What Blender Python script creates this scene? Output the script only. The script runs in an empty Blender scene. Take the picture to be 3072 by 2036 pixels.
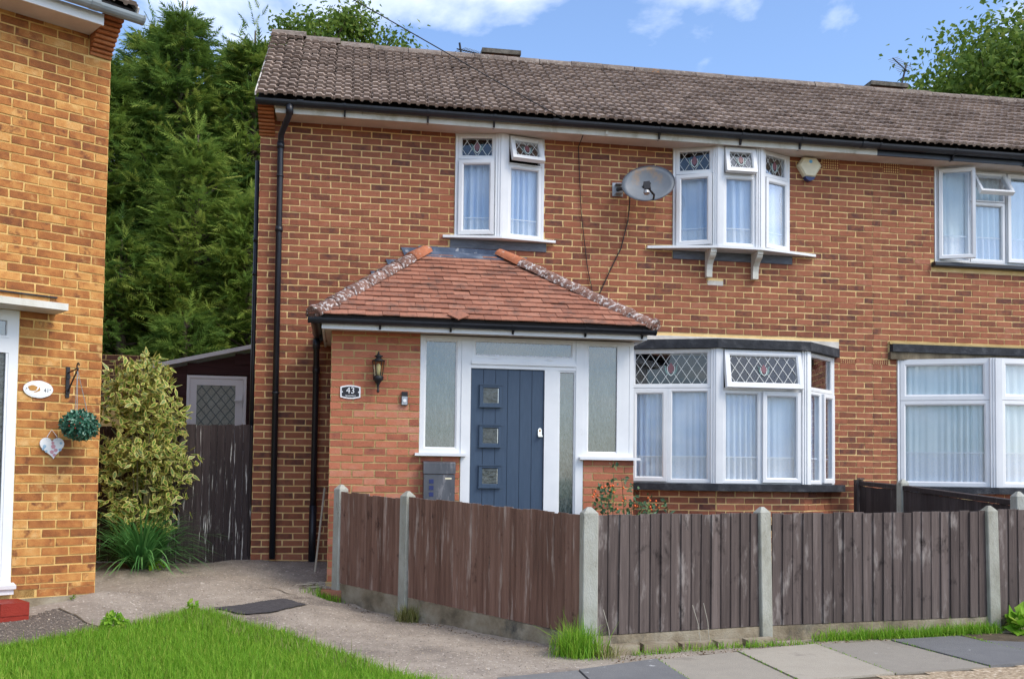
import bpy, math, random
import numpy as np
from mathutils import Vector, Matrix
random.seed(7); rng = np.random.default_rng(7)
S = bpy.context.scene; COL = S.collection
PI = math.pi; R = math.radians

# ---------------------------------------------------------------- camera
CAM = (0.9886, -11.405, 1.30); YAW, PITCH, ROLL = R(9.554), R(2.4937), R(0.7223)
cam = bpy.data.cameras.new('camera'); co = bpy.data.objects.new('camera', cam); COL.objects.link(co)
rt = Vector((math.cos(YAW), -math.sin(YAW), 0)); fl = Vector((math.sin(YAW), math.cos(YAW), 0)); zz = Vector((0, 0, 1))
fw = fl*math.cos(PITCH) + zz*math.sin(PITCH); up = zz*math.cos(PITCH) - fl*math.sin(PITCH)
ri = rt*math.cos(ROLL) + up*math.sin(ROLL); ui = up*math.cos(ROLL) - rt*math.sin(ROLL)
m3 = Matrix((ri, ui, -fw)).transposed().to_4x4(); m3.translation = CAM
co.matrix_world = m3
cam.sensor_fit = 'HORIZONTAL'; cam.sensor_width = 36; cam.lens = 36*3000/3072
cam.shift_y = (1297.7-1018)/3072; cam.clip_end = 4000; cam.clip_start = .05
S.camera = co

# ---------------------------------------------------------------- sky, sun, exposure
SUN = Vector((0.74, -0.62, 1.0)).normalized()
W = bpy.data.worlds.new('World'); S.world = W; W.use_nodes = True
nt = W.node_tree; nt.nodes.clear()
def nn_(nt, t, ins=None, **kw):
    n = nt.nodes.new(t)
    for k, v in kw.items(): setattr(n, k, v)
    for k, v in (ins or {}).items():
        if isinstance(v, bpy.types.NodeSocket): nt.links.new(v, n.inputs[k])
        else: n.inputs[k].default_value = v
    return n
sky = nn_(nt, 'ShaderNodeTexSky', sky_type='NISHITA', sun_disc=False, sun_elevation=math.asin(SUN.z),
          sun_rotation=math.atan2(SUN.x, SUN.y), air_density=1.0, dust_density=1.0, ozone_density=3.5, altitude=200)
tc = nn_(nt, 'ShaderNodeTexCoord')
sp = nn_(nt, 'ShaderNodeSeparateXYZ', {0: tc.outputs['Generated']})
zc = nn_(nt, 'ShaderNodeMath', {0: sp.outputs[2], 1: .12}, operation='ADD')
zm = nn_(nt, 'ShaderNodeMath', {0: zc.outputs[0], 1: .05}, operation='MAXIMUM')
px = nn_(nt, 'ShaderNodeMath', {0: sp.outputs[0], 1: zm.outputs[0]}, operation='DIVIDE')
py = nn_(nt, 'ShaderNodeMath', {0: sp.outputs[1], 1: zm.outputs[0]}, operation='DIVIDE')
cv = nn_(nt, 'ShaderNodeCombineXYZ', {0: px.outputs[0], 1: py.outputs[0], 2: 3.7})
mp = nn_(nt, 'ShaderNodeMapping', {0: cv.outputs[0], 'Scale': (1.5, 1.0, 1), 'Location': (3.0, 2.5, 0)})
cn = nn_(nt, 'ShaderNodeTexNoise', {'Vector': mp.outputs[0], 'Scale': 1.2, 'Detail': 9.0, 'Roughness': .55, 'Distortion': .25})
cr = nn_(nt, 'ShaderNodeValToRGB', {0: cn.outputs[0]})
cr.color_ramp.elements[0].position = .46; cr.color_ramp.elements[1].position = .72
cr.color_ramp.elements[0].color = (0, 0, 0, 1); cr.color_ramp.elements[1].color = (.93, .93, .93, 1)
skm = nn_(nt, 'ShaderNodeMix', {'Factor': 1.0, 6: sky.outputs[0], 7: (.90, .90, .93, 1)}, data_type='RGBA', blend_type='MULTIPLY')
mx = nn_(nt, 'ShaderNodeMix', {'Factor': cr.outputs[0], 6: skm.outputs[2], 7: (7.6, 7.6, 7.5, 1)}, data_type='RGBA')
bg = nn_(nt, 'ShaderNodeBackground', {0: mx.outputs[2], 1: .15})
nn_(nt, 'ShaderNodeOutputWorld', {0: bg.outputs[0]})
sl = bpy.data.lights.new('sun', 'SUN'); sl.energy = 1.45; sl.angle = R(28); sl.color = (1, .91, .78)
so = bpy.data.objects.new('sun', sl); COL.objects.link(so); so.rotation_euler = SUN.to_track_quat('Z', 'Y').to_euler(); so.location = (6, -12, 14)
vs = S.view_settings; S.display_settings.display_device = 'sRGB'
vs.view_transform = 'Standard'; vs.look = 'None'; vs.gamma = 1; vs.exposure = 1.0; vs.use_curve_mapping = False
S.render.engine = 'CYCLES'
S.cycles.use_denoising = True; S.cycles.denoising_prefilter = 'NONE'; S.cycles.max_bounces = 8; S.cycles.transparent_max_bounces = 16; S.cycles.caustics_reflective = False; S.cycles.caustics_refractive = False

# ---------------------------------------------------------------- mesh helpers
I4 = Matrix.Identity(4)
class MB:
    def __init__(s, M=None): s.v = []; s.f = []; s.m = []; s.M = M or I4; s.mi = 0
    def add(s, vs, fs, M=None):
        b = len(s.v); T = s.M @ M if M else s.M
        s.v += [tuple(T @ Vector(p)) for p in vs]
        for f in fs: s.f.append(tuple(i+b for i in f)); s.m.append(s.mi)
        return s
    def box(s, x0, x1, y0, y1, z0, z1, M=None):
        if x0 > x1: x0, x1 = x1, x0
        if y0 > y1: y0, y1 = y1, y0
        if z0 > z1: z0, z1 = z1, z0
        return s.add([(x0,y0,z0),(x1,y0,z0),(x1,y1,z0),(x0,y1,z0),(x0,y0,z1),(x1,y0,z1),(x1,y1,z1),(x0,y1,z1)],
                     [(0,3,2,1),(4,5,6,7),(0,1,5,4),(1,2,6,5),(2,3,7,6),(3,0,4,7)], M)
    def prism(s, poly, d0, d1, M=None, ax='y'):
        n = len(poly)
        P = {'y': lambda a, b, d: (a, d, b), 'z': lambda a, b, d: (a, b, d), 'x': lambda a, b, d: (d, a, b)}[ax]
        vs = [P(a, b, d0) for a, b in poly] + [P(a, b, d1) for a, b in poly]
        fs = [tuple(range(n)), tuple(range(2*n-1, n-1, -1))] + [(i, n+i, n+(i+1) % n, (i+1) % n) for i in range(n)]
        return s.add(vs, fs, M)
    def tube(s, pts, r, n=8, M=None, cap=True):
        pts = [Vector(p) for p in pts]; rr = r if isinstance(r, (list, tuple)) else [r]*len(pts)
        vs = []; fs = []; u = None
        for i, p in enumerate(pts):
            d = (pts[min(i+1, len(pts)-1)]-pts[max(i-1, 0)]).normalized()
            if u is None: u = d.orthogonal().normalized()
            u = (u-d*u.dot(d)).normalized() if (u-d*u.dot(d)).length > 1e-6 else d.orthogonal().normalized()
            w = d.cross(u)
            for k in range(n): a = 2*PI*k/n; vs.append(p+(u*math.cos(a)+w*math.sin(a))*rr[i])
        for i in range(len(pts)-1):
            for k in range(n): k2 = (k+1) % n; fs.append((i*n+k, i*n+k2, (i+1)*n+k2, (i+1)*n+k))
        if cap: fs.append(tuple(range(n-1, -1, -1))); fs.append(tuple((len(pts)-1)*n+k for k in range(n)))
        return s.add(vs, fs, M)
    def lathe(s, prof, n=14, c=(0,0,0), M=None, sx=1, sy=1):
        vs = []; fs = []
        for r, z in prof:
            for k in range(n): a = 2*PI*k/n; vs.append((c[0]+r*sx*math.cos(a), c[1]+r*sy*math.sin(a), c[2]+z))
        for i in range(len(prof)-1):
            for k in range(n): k2 = (k+1) % n; fs.append((i*n+k, i*n+k2, (i+1)*n+k2, (i+1)*n+k))
        fs.append(tuple(range(n-1, -1, -1))); fs.append(tuple((len(prof)-1)*n+k for k in range(n)))
        return s.add(vs, fs, M)
    def ring(s, u0, u1, z0, z1, w, d0, d1, M=None, ch=.012):
        """mitred frame with a chamfered bead; u-z rectangle, front at d0, back at d1 (d grows inwards)"""
        pr = [(0, d1), (0, d0), (w*.72, d0), (w, d0+ch), (w, d1)]
        vs = []; fs = []; k = len(pr)
        for (cx, cz, sx, sz) in ((u0, z0, 1, 1), (u1, z0, -1, 1), (u1, z1, -1, -1), (u0, z1, 1, -1)):
            for a, d in pr: vs.append((cx+sx*a, d, cz+sz*a))
        for i in range(4):
            j = (i+1) % 4
            for q in range(k): q2 = (q+1) % k; fs.append((i*k+q, j*k+q, j*k+q2, i*k+q2))
        return s.add(vs, fs, M)
    def build(s, name, mat, parent=None, smooth=False):
        me = bpy.data.meshes.new(name); me.from_pydata(s.v, [], s.f)
        mats = mat if isinstance(mat, (list, tuple)) else [mat]
        for q in mats: me.materials.append(q)
        if len(mats) > 1: me.polygons.foreach_set('material_index', s.m)
        if smooth: me.polygons.foreach_set('use_smooth', [True]*len(me.polygons))
        me.validate(); me.update()
        return link(name, me, parent)
LOC = {}
def link(name, data, parent=None, M=None):
    o = bpy.data.objects.new(name, data); COL.objects.link(o)
    if parent is not None:
        o.parent = parent
        if parent.name in LOC: o.matrix_parent_inverse = Matrix.Translation(LOC[parent.name]).inverted()
    if M is not None: o.matrix_basis = M
    return o
def tag(o, label=None, cat=None, group=None, kind=None):
    if label: o['label'] = label
    if cat: o['category'] = cat
    if group: o['group'] = group
    if kind: o['kind'] = kind
    return o
def thing(name, loc, label, cat, group=None):
    o = bpy.data.objects.new(name, None); COL.objects.link(o); o.location = loc; o.empty_display_size = .2
    LOC[o.name] = Vector(loc); return tag(o, label, cat, group)
def npmesh(name, V, F, mat, parent=None, attr=None, mi=None, smooth=False):
    """V (n,3); F (m,k) all the same size; attr per face 'rnd'"""
    V = np.asarray(V, np.float32); F = np.asarray(F, np.int32); m, k = F.shape
    me = bpy.data.meshes.new(name); me.vertices.add(len(V)); me.vertices.foreach_set('co', V.ravel())
    me.loops.add(m*k); me.loops.foreach_set('vertex_index', F.ravel())
    me.polygons.add(m); me.polygons.foreach_set('loop_start', np.arange(0, m*k, k, dtype=np.int32))
    me.polygons.foreach_set('loop_total', np.full(m, k, np.int32))
    mats = mat if isinstance(mat, (list, tuple)) else [mat]
    for q in mats: me.materials.append(q)
    if mi is not None: me.polygons.foreach_set('material_index', np.asarray(mi, np.int32))
    me.polygons.foreach_set('use_smooth', np.full(m, bool(smooth)))
    if attr is not None:
        a = me.attributes.new('rnd', 'FLOAT', 'FACE'); a.data.foreach_set('value', np.asarray(attr, np.float32))
    me.update(calc_edges=True); return link(name, me, parent)
BOXF = np.array([(0,3,2,1),(4,5,6,7),(0,1,5,4),(1,2,6,5),(2,3,7,6),(3,0,4,7)])
def boxes(name, L, mat, parent, M=None, kind='stuff', jit=0):
    """many boxes joined: L rows x0,x1,y0,y1,z0,z1"""
    L = np.asarray(L, float); n = len(L)
    ix = np.array([(0,2,4),(1,2,4),(1,3,4),(0,3,4),(0,2,5),(1,2,5),(1,3,5),(0,3,5)])
    V = L[:, ix].reshape(-1, 3)
    if jit: V = V + rng.normal(0, jit, V.shape)*np.array([1, .25, 1])
    if M is not None: V = V @ np.array(M.to_3x3()).T + np.array(M.translation)
    F = (BOXF[None]+8*np.arange(n)[:, None, None]).reshape(-1, 4)
    o = npmesh(name, V, F, mat, parent, attr=np.repeat(rng.random(n), 6))
    return tag(o, kind=kind) if kind else o

# ---------------------------------------------------------------- materials
def rampset(n, cols):
    e = n.color_ramp.elements
    while len(e) < len(cols): e.new(.5)
    for q, (p, c) in zip(e, cols): q.position = p; q.color = (*c, 1)
def pm(name, cols, scale=6., detail=6., rough=.8, bump=0., bscale=80., stretch=(1,1,1), rnd=0., spots=None, spec=.3, metal=0., nrough=.6, trans=0., spots2=None, wave=None, gain=1.0):
    """cols: ramp [(pos,rgb)], driven by world-space noise and (rnd) a value per object or face; spots=(rgb,lo,hi,scale)"""
    mt = bpy.data.materials.new(name); mt.use_nodes = True; t = mt.node_tree; b = t.nodes['Principled BSDF']
    g = nn_(t, 'ShaderNodeNewGeometry'); oi = nn_(t, 'ShaderNodeObjectInfo'); at = nn_(t, 'ShaderNodeAttribute', attribute_name='rnd')
    ra = nn_(t, 'ShaderNodeMath', {0: oi.outputs['Random'], 1: at.outputs['Fac']}, operation='ADD')
    fr = nn_(t, 'ShaderNodeMath', {0: ra.outputs[0]}, operation='FRACT')
    off = nn_(t, 'ShaderNodeMath', {0: fr.outputs[0], 1: 37. if rnd > 0 else 0.}, operation='MULTIPLY')
    mp = nn_(t, 'ShaderNodeMapping', {0: g.outputs['Position'], 'Scale': stretch})
    ad = nn_(t, 'ShaderNodeVectorMath', {0: mp.outputs[0], 1: off.outputs[0]}, operation='ADD')
    no = nn_(t, 'ShaderNodeTexNoise', {'Vector': ad.outputs[0], 'Scale': scale, 'Detail': detail, 'Roughness': nrough})
    c1 = nn_(t, 'ShaderNodeMapRange', {0: no.outputs[0], 1: .28, 2: .72})
    v = c1.outputs[0]
    if rnd > 0:
        m1 = nn_(t, 'ShaderNodeMath', {0: v, 1: 1-rnd}, operation='MULTIPLY')
        m2 = nn_(t, 'ShaderNodeMath', {0: fr.outputs[0], 1: rnd, 2: m1.outputs[0]}, operation='MULTIPLY_ADD'); v = m2.outputs[0]
    rp = nn_(t, 'ShaderNodeValToRGB', {0: v}); rampset(rp, [(p, tuple(min(1, x*gain) for x in c)) for p, c in cols]); col = rp.outputs[0]
    for sp_ in (spots, spots2):
        if sp_:
            n2 = nn_(t, 'ShaderNodeTexNoise', {'Vector': (ad.outputs[0] if len(sp_) < 5 else nn_(t, 'ShaderNodeMapping', {0: g.outputs['Position'], 'Scale': sp_[4]}).outputs[0]), 'Scale': sp_[3], 'Detail': 5.0, 'Roughness': .65})
            r2 = nn_(t, 'ShaderNodeMapRange', {0: n2.outputs[0], 1: sp_[1], 2: sp_[2]})
            mm = nn_(t, 'ShaderNodeMix', {'Factor': r2.outputs[0], 6: col, 7: (*sp_[0], 1)}, data_type='RGBA'); col = mm.outputs[2]
    t.links.new(col, b.inputs['Base Color'])
    b.inputs['Roughness'].default_value = rough; b.inputs['Specular IOR Level'].default_value = spec; b.inputs['Metallic'].default_value = metal
    if bump:
        nb = nn_(t, 'ShaderNodeTexNoise', {'Vector': ad.outputs[0], 'Scale': bscale, 'Detail': 4.0, 'Roughness': .6})
        bm = nn_(t, 'ShaderNodeBump', {'Height': nb.outputs[0], 'Strength': bump, 'Distance': .01}); t.links.new(bm.outputs[0], b.inputs['Normal'])
    if trans:
        tr = nn_(t, 'ShaderNodeBsdfTranslucent', {0: col}); ms = nn_(t, 'ShaderNodeMixShader', {0: trans, 1: b.outputs[0], 2: tr.outputs[0]})
        t.links.new(ms.outputs[0], t.nodes['Material Output'].inputs[0])
    return mt
def flat(name, c, rough=.5, spec=.4, var=.12, metal=0., bump=0.): 
    return pm(name, [(0, tuple(x*(1-var) for x in c)), (1, tuple(min(1, x*(1+var)) for x in c))], scale=9., rough=rough, spec=spec, metal=metal, bump=bump)
def glass(name, tint=(.95, .97, .99), refl=1.0):
    mt = bpy.data.materials.new(name); mt.use_nodes = True; t = mt.node_tree; t.nodes.remove(t.nodes['Principled BSDF'])
    fr = nn_(t, 'ShaderNodeFresnel', {0: 1.5}); mu = nn_(t, 'ShaderNodeMath', {0: fr.outputs[0], 1: .42*refl}, operation='MINIMUM')
    tr = nn_(t, 'ShaderNodeBsdfTransparent', {0: (*tint, 1)}); gl = nn_(t, 'ShaderNodeBsdfGlossy', {0: (1, 1, 1, 1), 'Roughness': .02})
    ms = nn_(t, 'ShaderNodeMixShader', {0: mu.outputs[0], 1: tr.outputs[0], 2: gl.outputs[0]})
    t.links.new(ms.outputs[0], t.nodes['Material Output'].inputs[0]); return mt
M = {}
M['brick'] = pm('brick_red_brown', [(0, (.08,.036,.031)), (.14, (.13,.052,.039)), (.28, (.21,.075,.043)), (.58, (.30,.104,.056)), (.82, (.345,.128,.072)), (1, (.39,.18,.12))], scale=14., rnd=.64, bump=.4, bscale=120., rough=.85, spots=((.13,.062,.048), .60, .80, 22.), spots2=((.38,.165,.09), .56, .84, 2.2, (1,1,1)))
M['mortar'] = pm('mortar_tan', [(0, (.68,.46,.19)), (1, (.90,.68,.34))], scale=5., rough=.95, bump=.5, bscale=200.)
M['brickp'] = pm('brick_orange_red', [(0, (.14,.055,.045)), (.10, (.29,.095,.06)), (.3, (.40,.135,.075)), (.7, (.48,.17,.095)), (1, (.52,.25,.17))], scale=10., rnd=.7, bump=.35, bscale=110., rough=.85, spots=((.26,.12,.08), .62, .82, 18.))
M['mortarp'] = pm('mortar_olive', [(0, (.42,.30,.12)), (1, (.60,.45,.21))], scale=5., rough=.95, bump=.5, bscale=200.)
M['brickl'] = pm('brick_yellow_multi', [(0, (.16,.06,.025)), (.25, (.27,.095,.03)), (.5, (.40,.155,.045)), (.75, (.55,.27,.08)), (1, (.66,.42,.18))], scale=9., rnd=.55, bump=.35, bscale=110., rough=.85, spots=((.17,.06,.025), .56, .68, 8.), spots2=((.66,.42,.16), .60, .75, 6.), detail=4.)
M['mortarl'] = pm('mortar_yellow', [(0, (.60,.38,.12)), (1, (.80,.55,.22))], scale=5., rough=.95, bump=.5, bscale=200.)
M['corbel'] = pm('corbel_tile_orange', [(0, (.20,.065,.025)), (.5, (.38,.13,.045)), (1, (.5,.21,.09))], scale=20., rnd=.5, bump=.3, rough=.85)
M['tile'] = pm('concrete_roof_tile', [(0, (.10,.073,.058)), (.3, (.24,.182,.15)), (.65, (.35,.275,.23)), (1, (.46,.37,.31))], scale=16., rnd=.45, bump=.6, bscale=140., rough=.95, spots=((.58,.43,.30), .62, .75, 13.), spots2=((.05,.036,.03), .58, .72, 7.))
M['tileside'] = flat('roof_underlay', (.03,.026,.025), .95)
M['ridge'] = pm('ridge_tile_lichen', [(0, (.08,.06,.05)), (.5, (.2,.16,.135)), (1, (.33,.28,.24))], scale=14., rnd=.3, bump=.7, bscale=90., rough=.95, spots=((.50,.20,.03), .66, .74, 5.), spots2=((.42,.38,.32), .58, .70, 30.))
M['redtile'] = pm('clay_plain_tile', [(0, (.14,.11,.10)), (.05, (.20,.125,.105)), (.10, (.26,.11,.072)), (.5, (.34,.145,.092)), (1, (.41,.195,.13))], scale=9., rnd=.75, bump=.4, bscale=90., rough=.9, spots=((.13,.088,.07), .52, .74, 16.), spots2=((.10,.072,.06), .54, .74, 4., (1,1,1)))
M['hip'] = pm('hip_tile_lichen', [(0, (.11,.06,.045)), (.5, (.20,.11,.085)), (1, (.30,.17,.13))], scale=12., rnd=.3, bump=.7, bscale=70., rough=.95, spots=((.60,.56,.54), .53, .60, 26.), spots2=((.05,.04,.035), .60, .70, 18.))
M['hiptop'] = pm('hip_tile_clean', [(0, (.36,.12,.06)), (1, (.5,.19,.10))], scale=12., bump=.5, rough=.9, spots=((.5,.45,.4), .6, .7, 26.))
M['lead'] = pm('lead_flashing', [(0, (.05,.07,.11)), (.6, (.10,.13,.19)), (1, (.22,.25,.30))], scale=9., bump=.4, rough=.6, spots=((.55,.55,.55), .60, .72, 10.))
M['leadgrey'] = pm('lead_apron', [(0, (.07,.08,.10)), (1, (.15,.165,.19))], scale=8., stretch=(1,1,5), rough=.7, bump=.3)
M['white'] = pm('white_upvc', [(0, (.68,.70,.72)), (1, (.77,.785,.80))], scale=3., rough=.35, spec=.5, spots=((.50,.50,.48), .66, .92, 4.5))
M['whitew'] = pm('white_paint_weathered', [(0, (.38,.35,.27)), (.35, (.58,.56,.49)), (1, (.68,.67,.62))], scale=5., stretch=(1,1,.6), rough=.6, bump=.15, spots=((.12,.10,.08), .68, .80, 7.))
M['soffit'] = pm('soffit_board', [(0, (.52,.44,.38)), (1, (.66,.58,.52))], scale=4., rough=.8, spots=((.3,.22,.17), .66, .82, 3.))
M['whiter'] = pm('white_render', [(0, (.50,.46,.40)), (1, (.70,.67,.62))], scale=6., rough=.9, bump=.5, bscale=40., spots=((.36,.28,.18), .6, .75, 5.))
M['black'] = pm('black_plastic', [(0, (.006,.008,.013)), (1, (.016,.02,.03))], scale=5., rough=.4, spec=.5, spots=((.08,.08,.09), .73, .80, 30.))
M['blackc'] = pm('black_painted_concrete', [(0, (.012,.014,.018)), (.6, (.03,.033,.04)), (1, (.075,.078,.085))], scale=9., rough=.75, bump=.6, bscale=50., spots=((.2,.19,.17), .70, .80, 12.))
M['blackst'] = pm('stained_stone', [(0, (.05,.04,.028)), (1, (.22,.18,.12))], scale=10., stretch=(1,1,.4), rough=.9, bump=.5)
M['greyg'] = pm('grey_gutter', [(0, (.20,.245,.27)), (1, (.30,.345,.37))], scale=4., rough=.45, spec=.5, spots=((.10,.11,.11), .68, .8, 8.))
M['door'] = pm('slate_blue_door', [(0, (.034,.060,.102)), (1, (.047,.078,.128))], scale=6., stretch=(8,8,1), rough=.42, spec=.4, bump=.08, bscale=60.)
M['frost'] = pm('obscure_glass', [(0, (.02,.036,.038)), (.5, (.04,.062,.064)), (1, (.085,.11,.112))], scale=30., stretch=(1.6,1.6,.35), rough=.12, spec=1.0, bump=.22, bscale=60.)
_f = M['frost'].node_tree.nodes['Principled BSDF']; _f.inputs['Coat Weight'].default_value = 1.0; _f.inputs['Coat Roughness'].default_value = .04; _f.inputs['Coat IOR'].default_value = 1.7
M['dglass'] = pm('dark_textured_glass', [(0, (.02,.025,.022)), (1, (.09,.10,.09))], scale=22., rough=.15, spec=.8, bump=.5, bscale=40.)
M['glass'] = glass('window_glass')
M['curtain'] = pm('net_curtain', [(0, (.60,.76,.97)), (1, (.76,.87,1.0))], scale=3., rough=.9, spec=.1, trans=.10)
M['curtain2'] = pm('net_curtain_neighbour', [(0, (.74,.88,.92)), (1, (.86,.96,.98))], scale=3., rough=.9, spec=.1, trans=.10)
M['lace'] = pm('lace_hem', [(0, (.70,.82,.94)), (.5, (.86,.93,1.0)), (1, (.92,.96,1.0))], scale=70., rough=.9, spec=.1, trans=.1)
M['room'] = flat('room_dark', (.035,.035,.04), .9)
M['leadw'] = flat('white_leading', (.66,.68,.67), .5)
M['petal'] = flat('ruby_glass', (.20,.085,.10), .25)
M['gleaf'] = flat('green_glass', (.16,.27,.26), .25)
M['leadd'] = flat('grey_leading', (.10,.13,.13), .5)
M['obsc'] = pm('pale_obscure_glass', [(0, (.22,.25,.21)), (1, (.42,.45,.39))], scale=70., rough=.25, spec=.5, bump=.4, bscale=90.)
WD = dict(stretch=(22,22,1.1), scale=1.6, bump=.5, bscale=3.5, rough=.9, nrough=.65)
M['wood'] = pm('fence_wood_grey_brown', [(0, (.04,.03,.028)), (.35, (.078,.060,.055)), (.7, (.12,.094,.086)), (1, (.18,.146,.135))], rnd=.4, spots=((.34,.305,.285), .55, .78, 1.0, (9,9,2.8)), spots2=((.022,.016,.015), .59, .73, 1.0, (9,9,6)), **WD)
M['woodr'] = pm('fence_wood_red_brown', [(0, (.085,.045,.032)), (.35, (.16,.085,.06)), (.7, (.225,.125,.09)), (1, (.30,.185,.145))], rnd=.4, spots=((.48,.39,.33), .57, .78, 1.1, (18,18,1.6)), spots2=((.045,.022,.017), .60, .73, 1.0, (9,9,5)), **WD)
M['gate'] = pm('gate_wood_dark', [(0, (.024,.018,.018)), (.5, (.046,.034,.034)), (1, (.085,.064,.062))], rnd=.35, spots=((.62,.60,.56), .61, .67, 1.0, (52,52,2.6)), **WD)
M['woodd'] = pm('fence_wood_dark', [(0, (.028,.02,.02)), (.5, (.05,.039,.038)), (1, (.09,.07,.068))], rnd=.4, spots=((.2,.18,.17), .64, .8, 1.0, (22,22,1.6)), **WD)
M['endgrain'] = pm('weathered_end_grain', [(0, (.16,.14,.13)), (1, (.42,.39,.37))], scale=20., rnd=.5, rough=.95)
M['shed'] = pm('shed_wood_brown', [(0, (.026,.010,.010)), (1, (.06,.024,.022))], scale=2., stretch=(1,1,12), rnd=.3, rough=.8, bump=.3, bscale=6.)
M['conc'] = pm('concrete_post', [(0, (.22,.215,.17)), (.5, (.36,.36,.31)), (1, (.46,.47,.43))], scale=7., stretch=(1,1,.5), rough=.95, bump=.6, bscale=90., rnd=.25, spots=((.13,.115,.08), .60, .80, 10.))
M['gravel'] = pm('gravel_board', [(0, (.13,.105,.07)), (.4, (.25,.205,.14)), (1, (.38,.34,.26))], scale=5., rough=.95, bump=.7, bscale=70., spots=((.06,.06,.055), .56, .74, 3.2))
M['path'] = pm('concrete_path', [(0, (.18,.15,.12)), (.4, (.285,.242,.198)), (.7, (.36,.31,.255)), (1, (.46,.40,.335))], scale=1.8, detail=15., rough=.97, bump=1.0, bscale=60., nrough=.8, spots=((.165,.14,.12), .54, .72, 1.3, (1,1,1)), spots2=((.64,.57,.49), .58, .68, 34., (1,1,1)))
M['asph'] = pm('pebbled_tarmac', [(0, (.06,.052,.046)), (.5, (.125,.105,.09)), (.8, (.22,.18,.14)), (1, (.42,.32,.22))], scale=55., detail=3., rough=.95, bump=.9, bscale=60., nrough=.7)
M['aggr'] = pm('exposed_aggregate', [(0, (.17,.125,.08)), (.5, (.38,.29,.19)), (.8, (.52,.42,.30)), (1, (.66,.58,.47))], scale=42., detail=2., rough=.95, bump=1., bscale=45.)
M['rubber'] = pm('ribbed_rubber', [(0, (.035,.034,.038)), (1, (.10,.092,.095))], scale=26., stretch=(1,3,1), rough=.9, bump=.8, bscale=40.)
M['slab'] = pm('paving_slab', [(0, (.24,.215,.185)), (.3, (.28,.255,.215)), (.6, (.34,.305,.25)), (1, (.42,.38,.31))], scale=2.2, rnd=.5, detail=12., nrough=.8, rough=.95, bump=.6, bscale=90., spots=((.17,.15,.13), .58, .76, 2.2), spots2=((.5,.49,.46), .70, .75, 7.))
M['slabd'] = pm('paving_slab_blue_grey', [(0, (.115,.115,.12)), (.6, (.17,.17,.17)), (1, (.24,.235,.225))], scale=2.2, rnd=.4, detail=12., nrough=.8, rough=.95, bump=.6, bscale=90., spots=((.55,.55,.54), .66, .71, 6.))
M['grit'] = pm('grit_stones', [(0, (.14,.12,.10)), (.5, (.36,.31,.26)), (.8, (.52,.42,.30)), (1, (.75,.72,.66))], scale=20., rnd=.8, rough=.9)
M['litter'] = pm('leaf_litter', [(0, (.05,.035,.022)), (.6, (.16,.105,.06)), (1, (.40,.28,.16))], scale=20., rnd=.8, rough=.95)
M['soil'] = pm('soil', [(0, (.05,.04,.025)), (1, (.13,.10,.065))], scale=9., rough=1., bump=.8)
M['far'] = pm('far_grass', [(0, (.05,.09,.02)), (1, (.10,.15,.04))], scale=.8, rough=1.)
M['grass'] = pm('grass_blades', [(0, (.07,.19,.012)), (.3, (.14,.33,.022)), (.6, (.25,.46,.04)), (.82, (.42,.50,.09)), (1, (.56,.48,.20))], scale=3.2, rnd=.42, rough=.55, spec=.2, trans=.4)
M['drygrass'] = pm('dry_grass', [(0, (.16,.15,.04)), (.5, (.22,.24,.07)), (1, (.5,.42,.22))], scale=2., rnd=.7, rough=.7, trans=.3)
M['con'] = pm('conifer_sprays', [(0, (.045,.095,.02)), (.3, (.10,.18,.036)), (.6, (.19,.28,.05)), (.88, (.33,.39,.08)), (1, (.46,.46,.12))], scale=.9, rnd=.65, rough=.75, spec=.1, trans=.4, detail=3.)
M['oak'] = pm('oak_leaves', [(0, (.05,.10,.018)), (.4, (.11,.19,.03)), (.75, (.20,.28,.045)), (.92, (.36,.36,.07)), (1, (.46,.32,.06))], scale=1.1, rnd=.55, rough=.6, spec=.2, trans=.4, detail=3.)
M['leafg'] = pm('leaf_green', [(0, (.08,.16,.02)), (.6, (.15,.26,.04)), (1, (.24,.34,.06))], scale=3., rnd=.6, rough=.4, spec=.4, trans=.2)
M['leafc'] = pm('leaf_cream_margin', [(0, (.44,.42,.09)), (.5, (.60,.55,.16)), (1, (.74,.67,.28))], scale=3., rnd=.6, rough=.4, spec=.35, trans=.2)
M['strap'] = pm('strap_leaves', [(0, (.05,.16,.04)), (.5, (.10,.29,.08)), (.9, (.20,.44,.13)), (1, (.32,.46,.12))], scale=5., rnd=.75, rough=.35, spec=.5, trans=.35)
M['rosel'] = pm('rose_leaves', [(0, (.03,.08,.03)), (.6, (.075,.15,.07)), (1, (.22,.27,.05))], scale=6., rnd=.75, rough=.45, spec=.4, trans=.2)
M['holly'] = pm('artificial_leaves', [(0, (.015,.075,.045)), (.6, (.035,.14,.085)), (1, (.13,.29,.20))], scale=20., rnd=.8, rough=.35, spec=.5)
M['hipf'] = flat('orange_rose_hip', (.75,.13,.025), .35)
M['berry'] = flat('red_berry', (.45,.03,.02), .3)
M['bark'] = pm('bark', [(0, (.05,.036,.025)), (1, (.13,.10,.07))], scale=6., stretch=(3,3,.6), rough=.95, bump=.8, bscale=20.)
M['stem'] = flat('stem_green_brown', (.10,.09,.04), .8)
M['redpaint'] = pm('red_painted_brick', [(0, (.22,.018,.010)), (1, (.33,.035,.018))], scale=9., rough=.55, rnd=.4, bump=.3, spots=((.09,.03,.02), .66, .8, 14.))
M['dish'] = None
M['metal'] = flat('galvanised_metal', (.38,.39,.40), .4, metal=.6)
M['chrome'] = flat('chrome', (.75,.76,.78), .15, metal=.9)
M['dark'] = flat('black_iron', (.012,.012,.014), .5)
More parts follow.
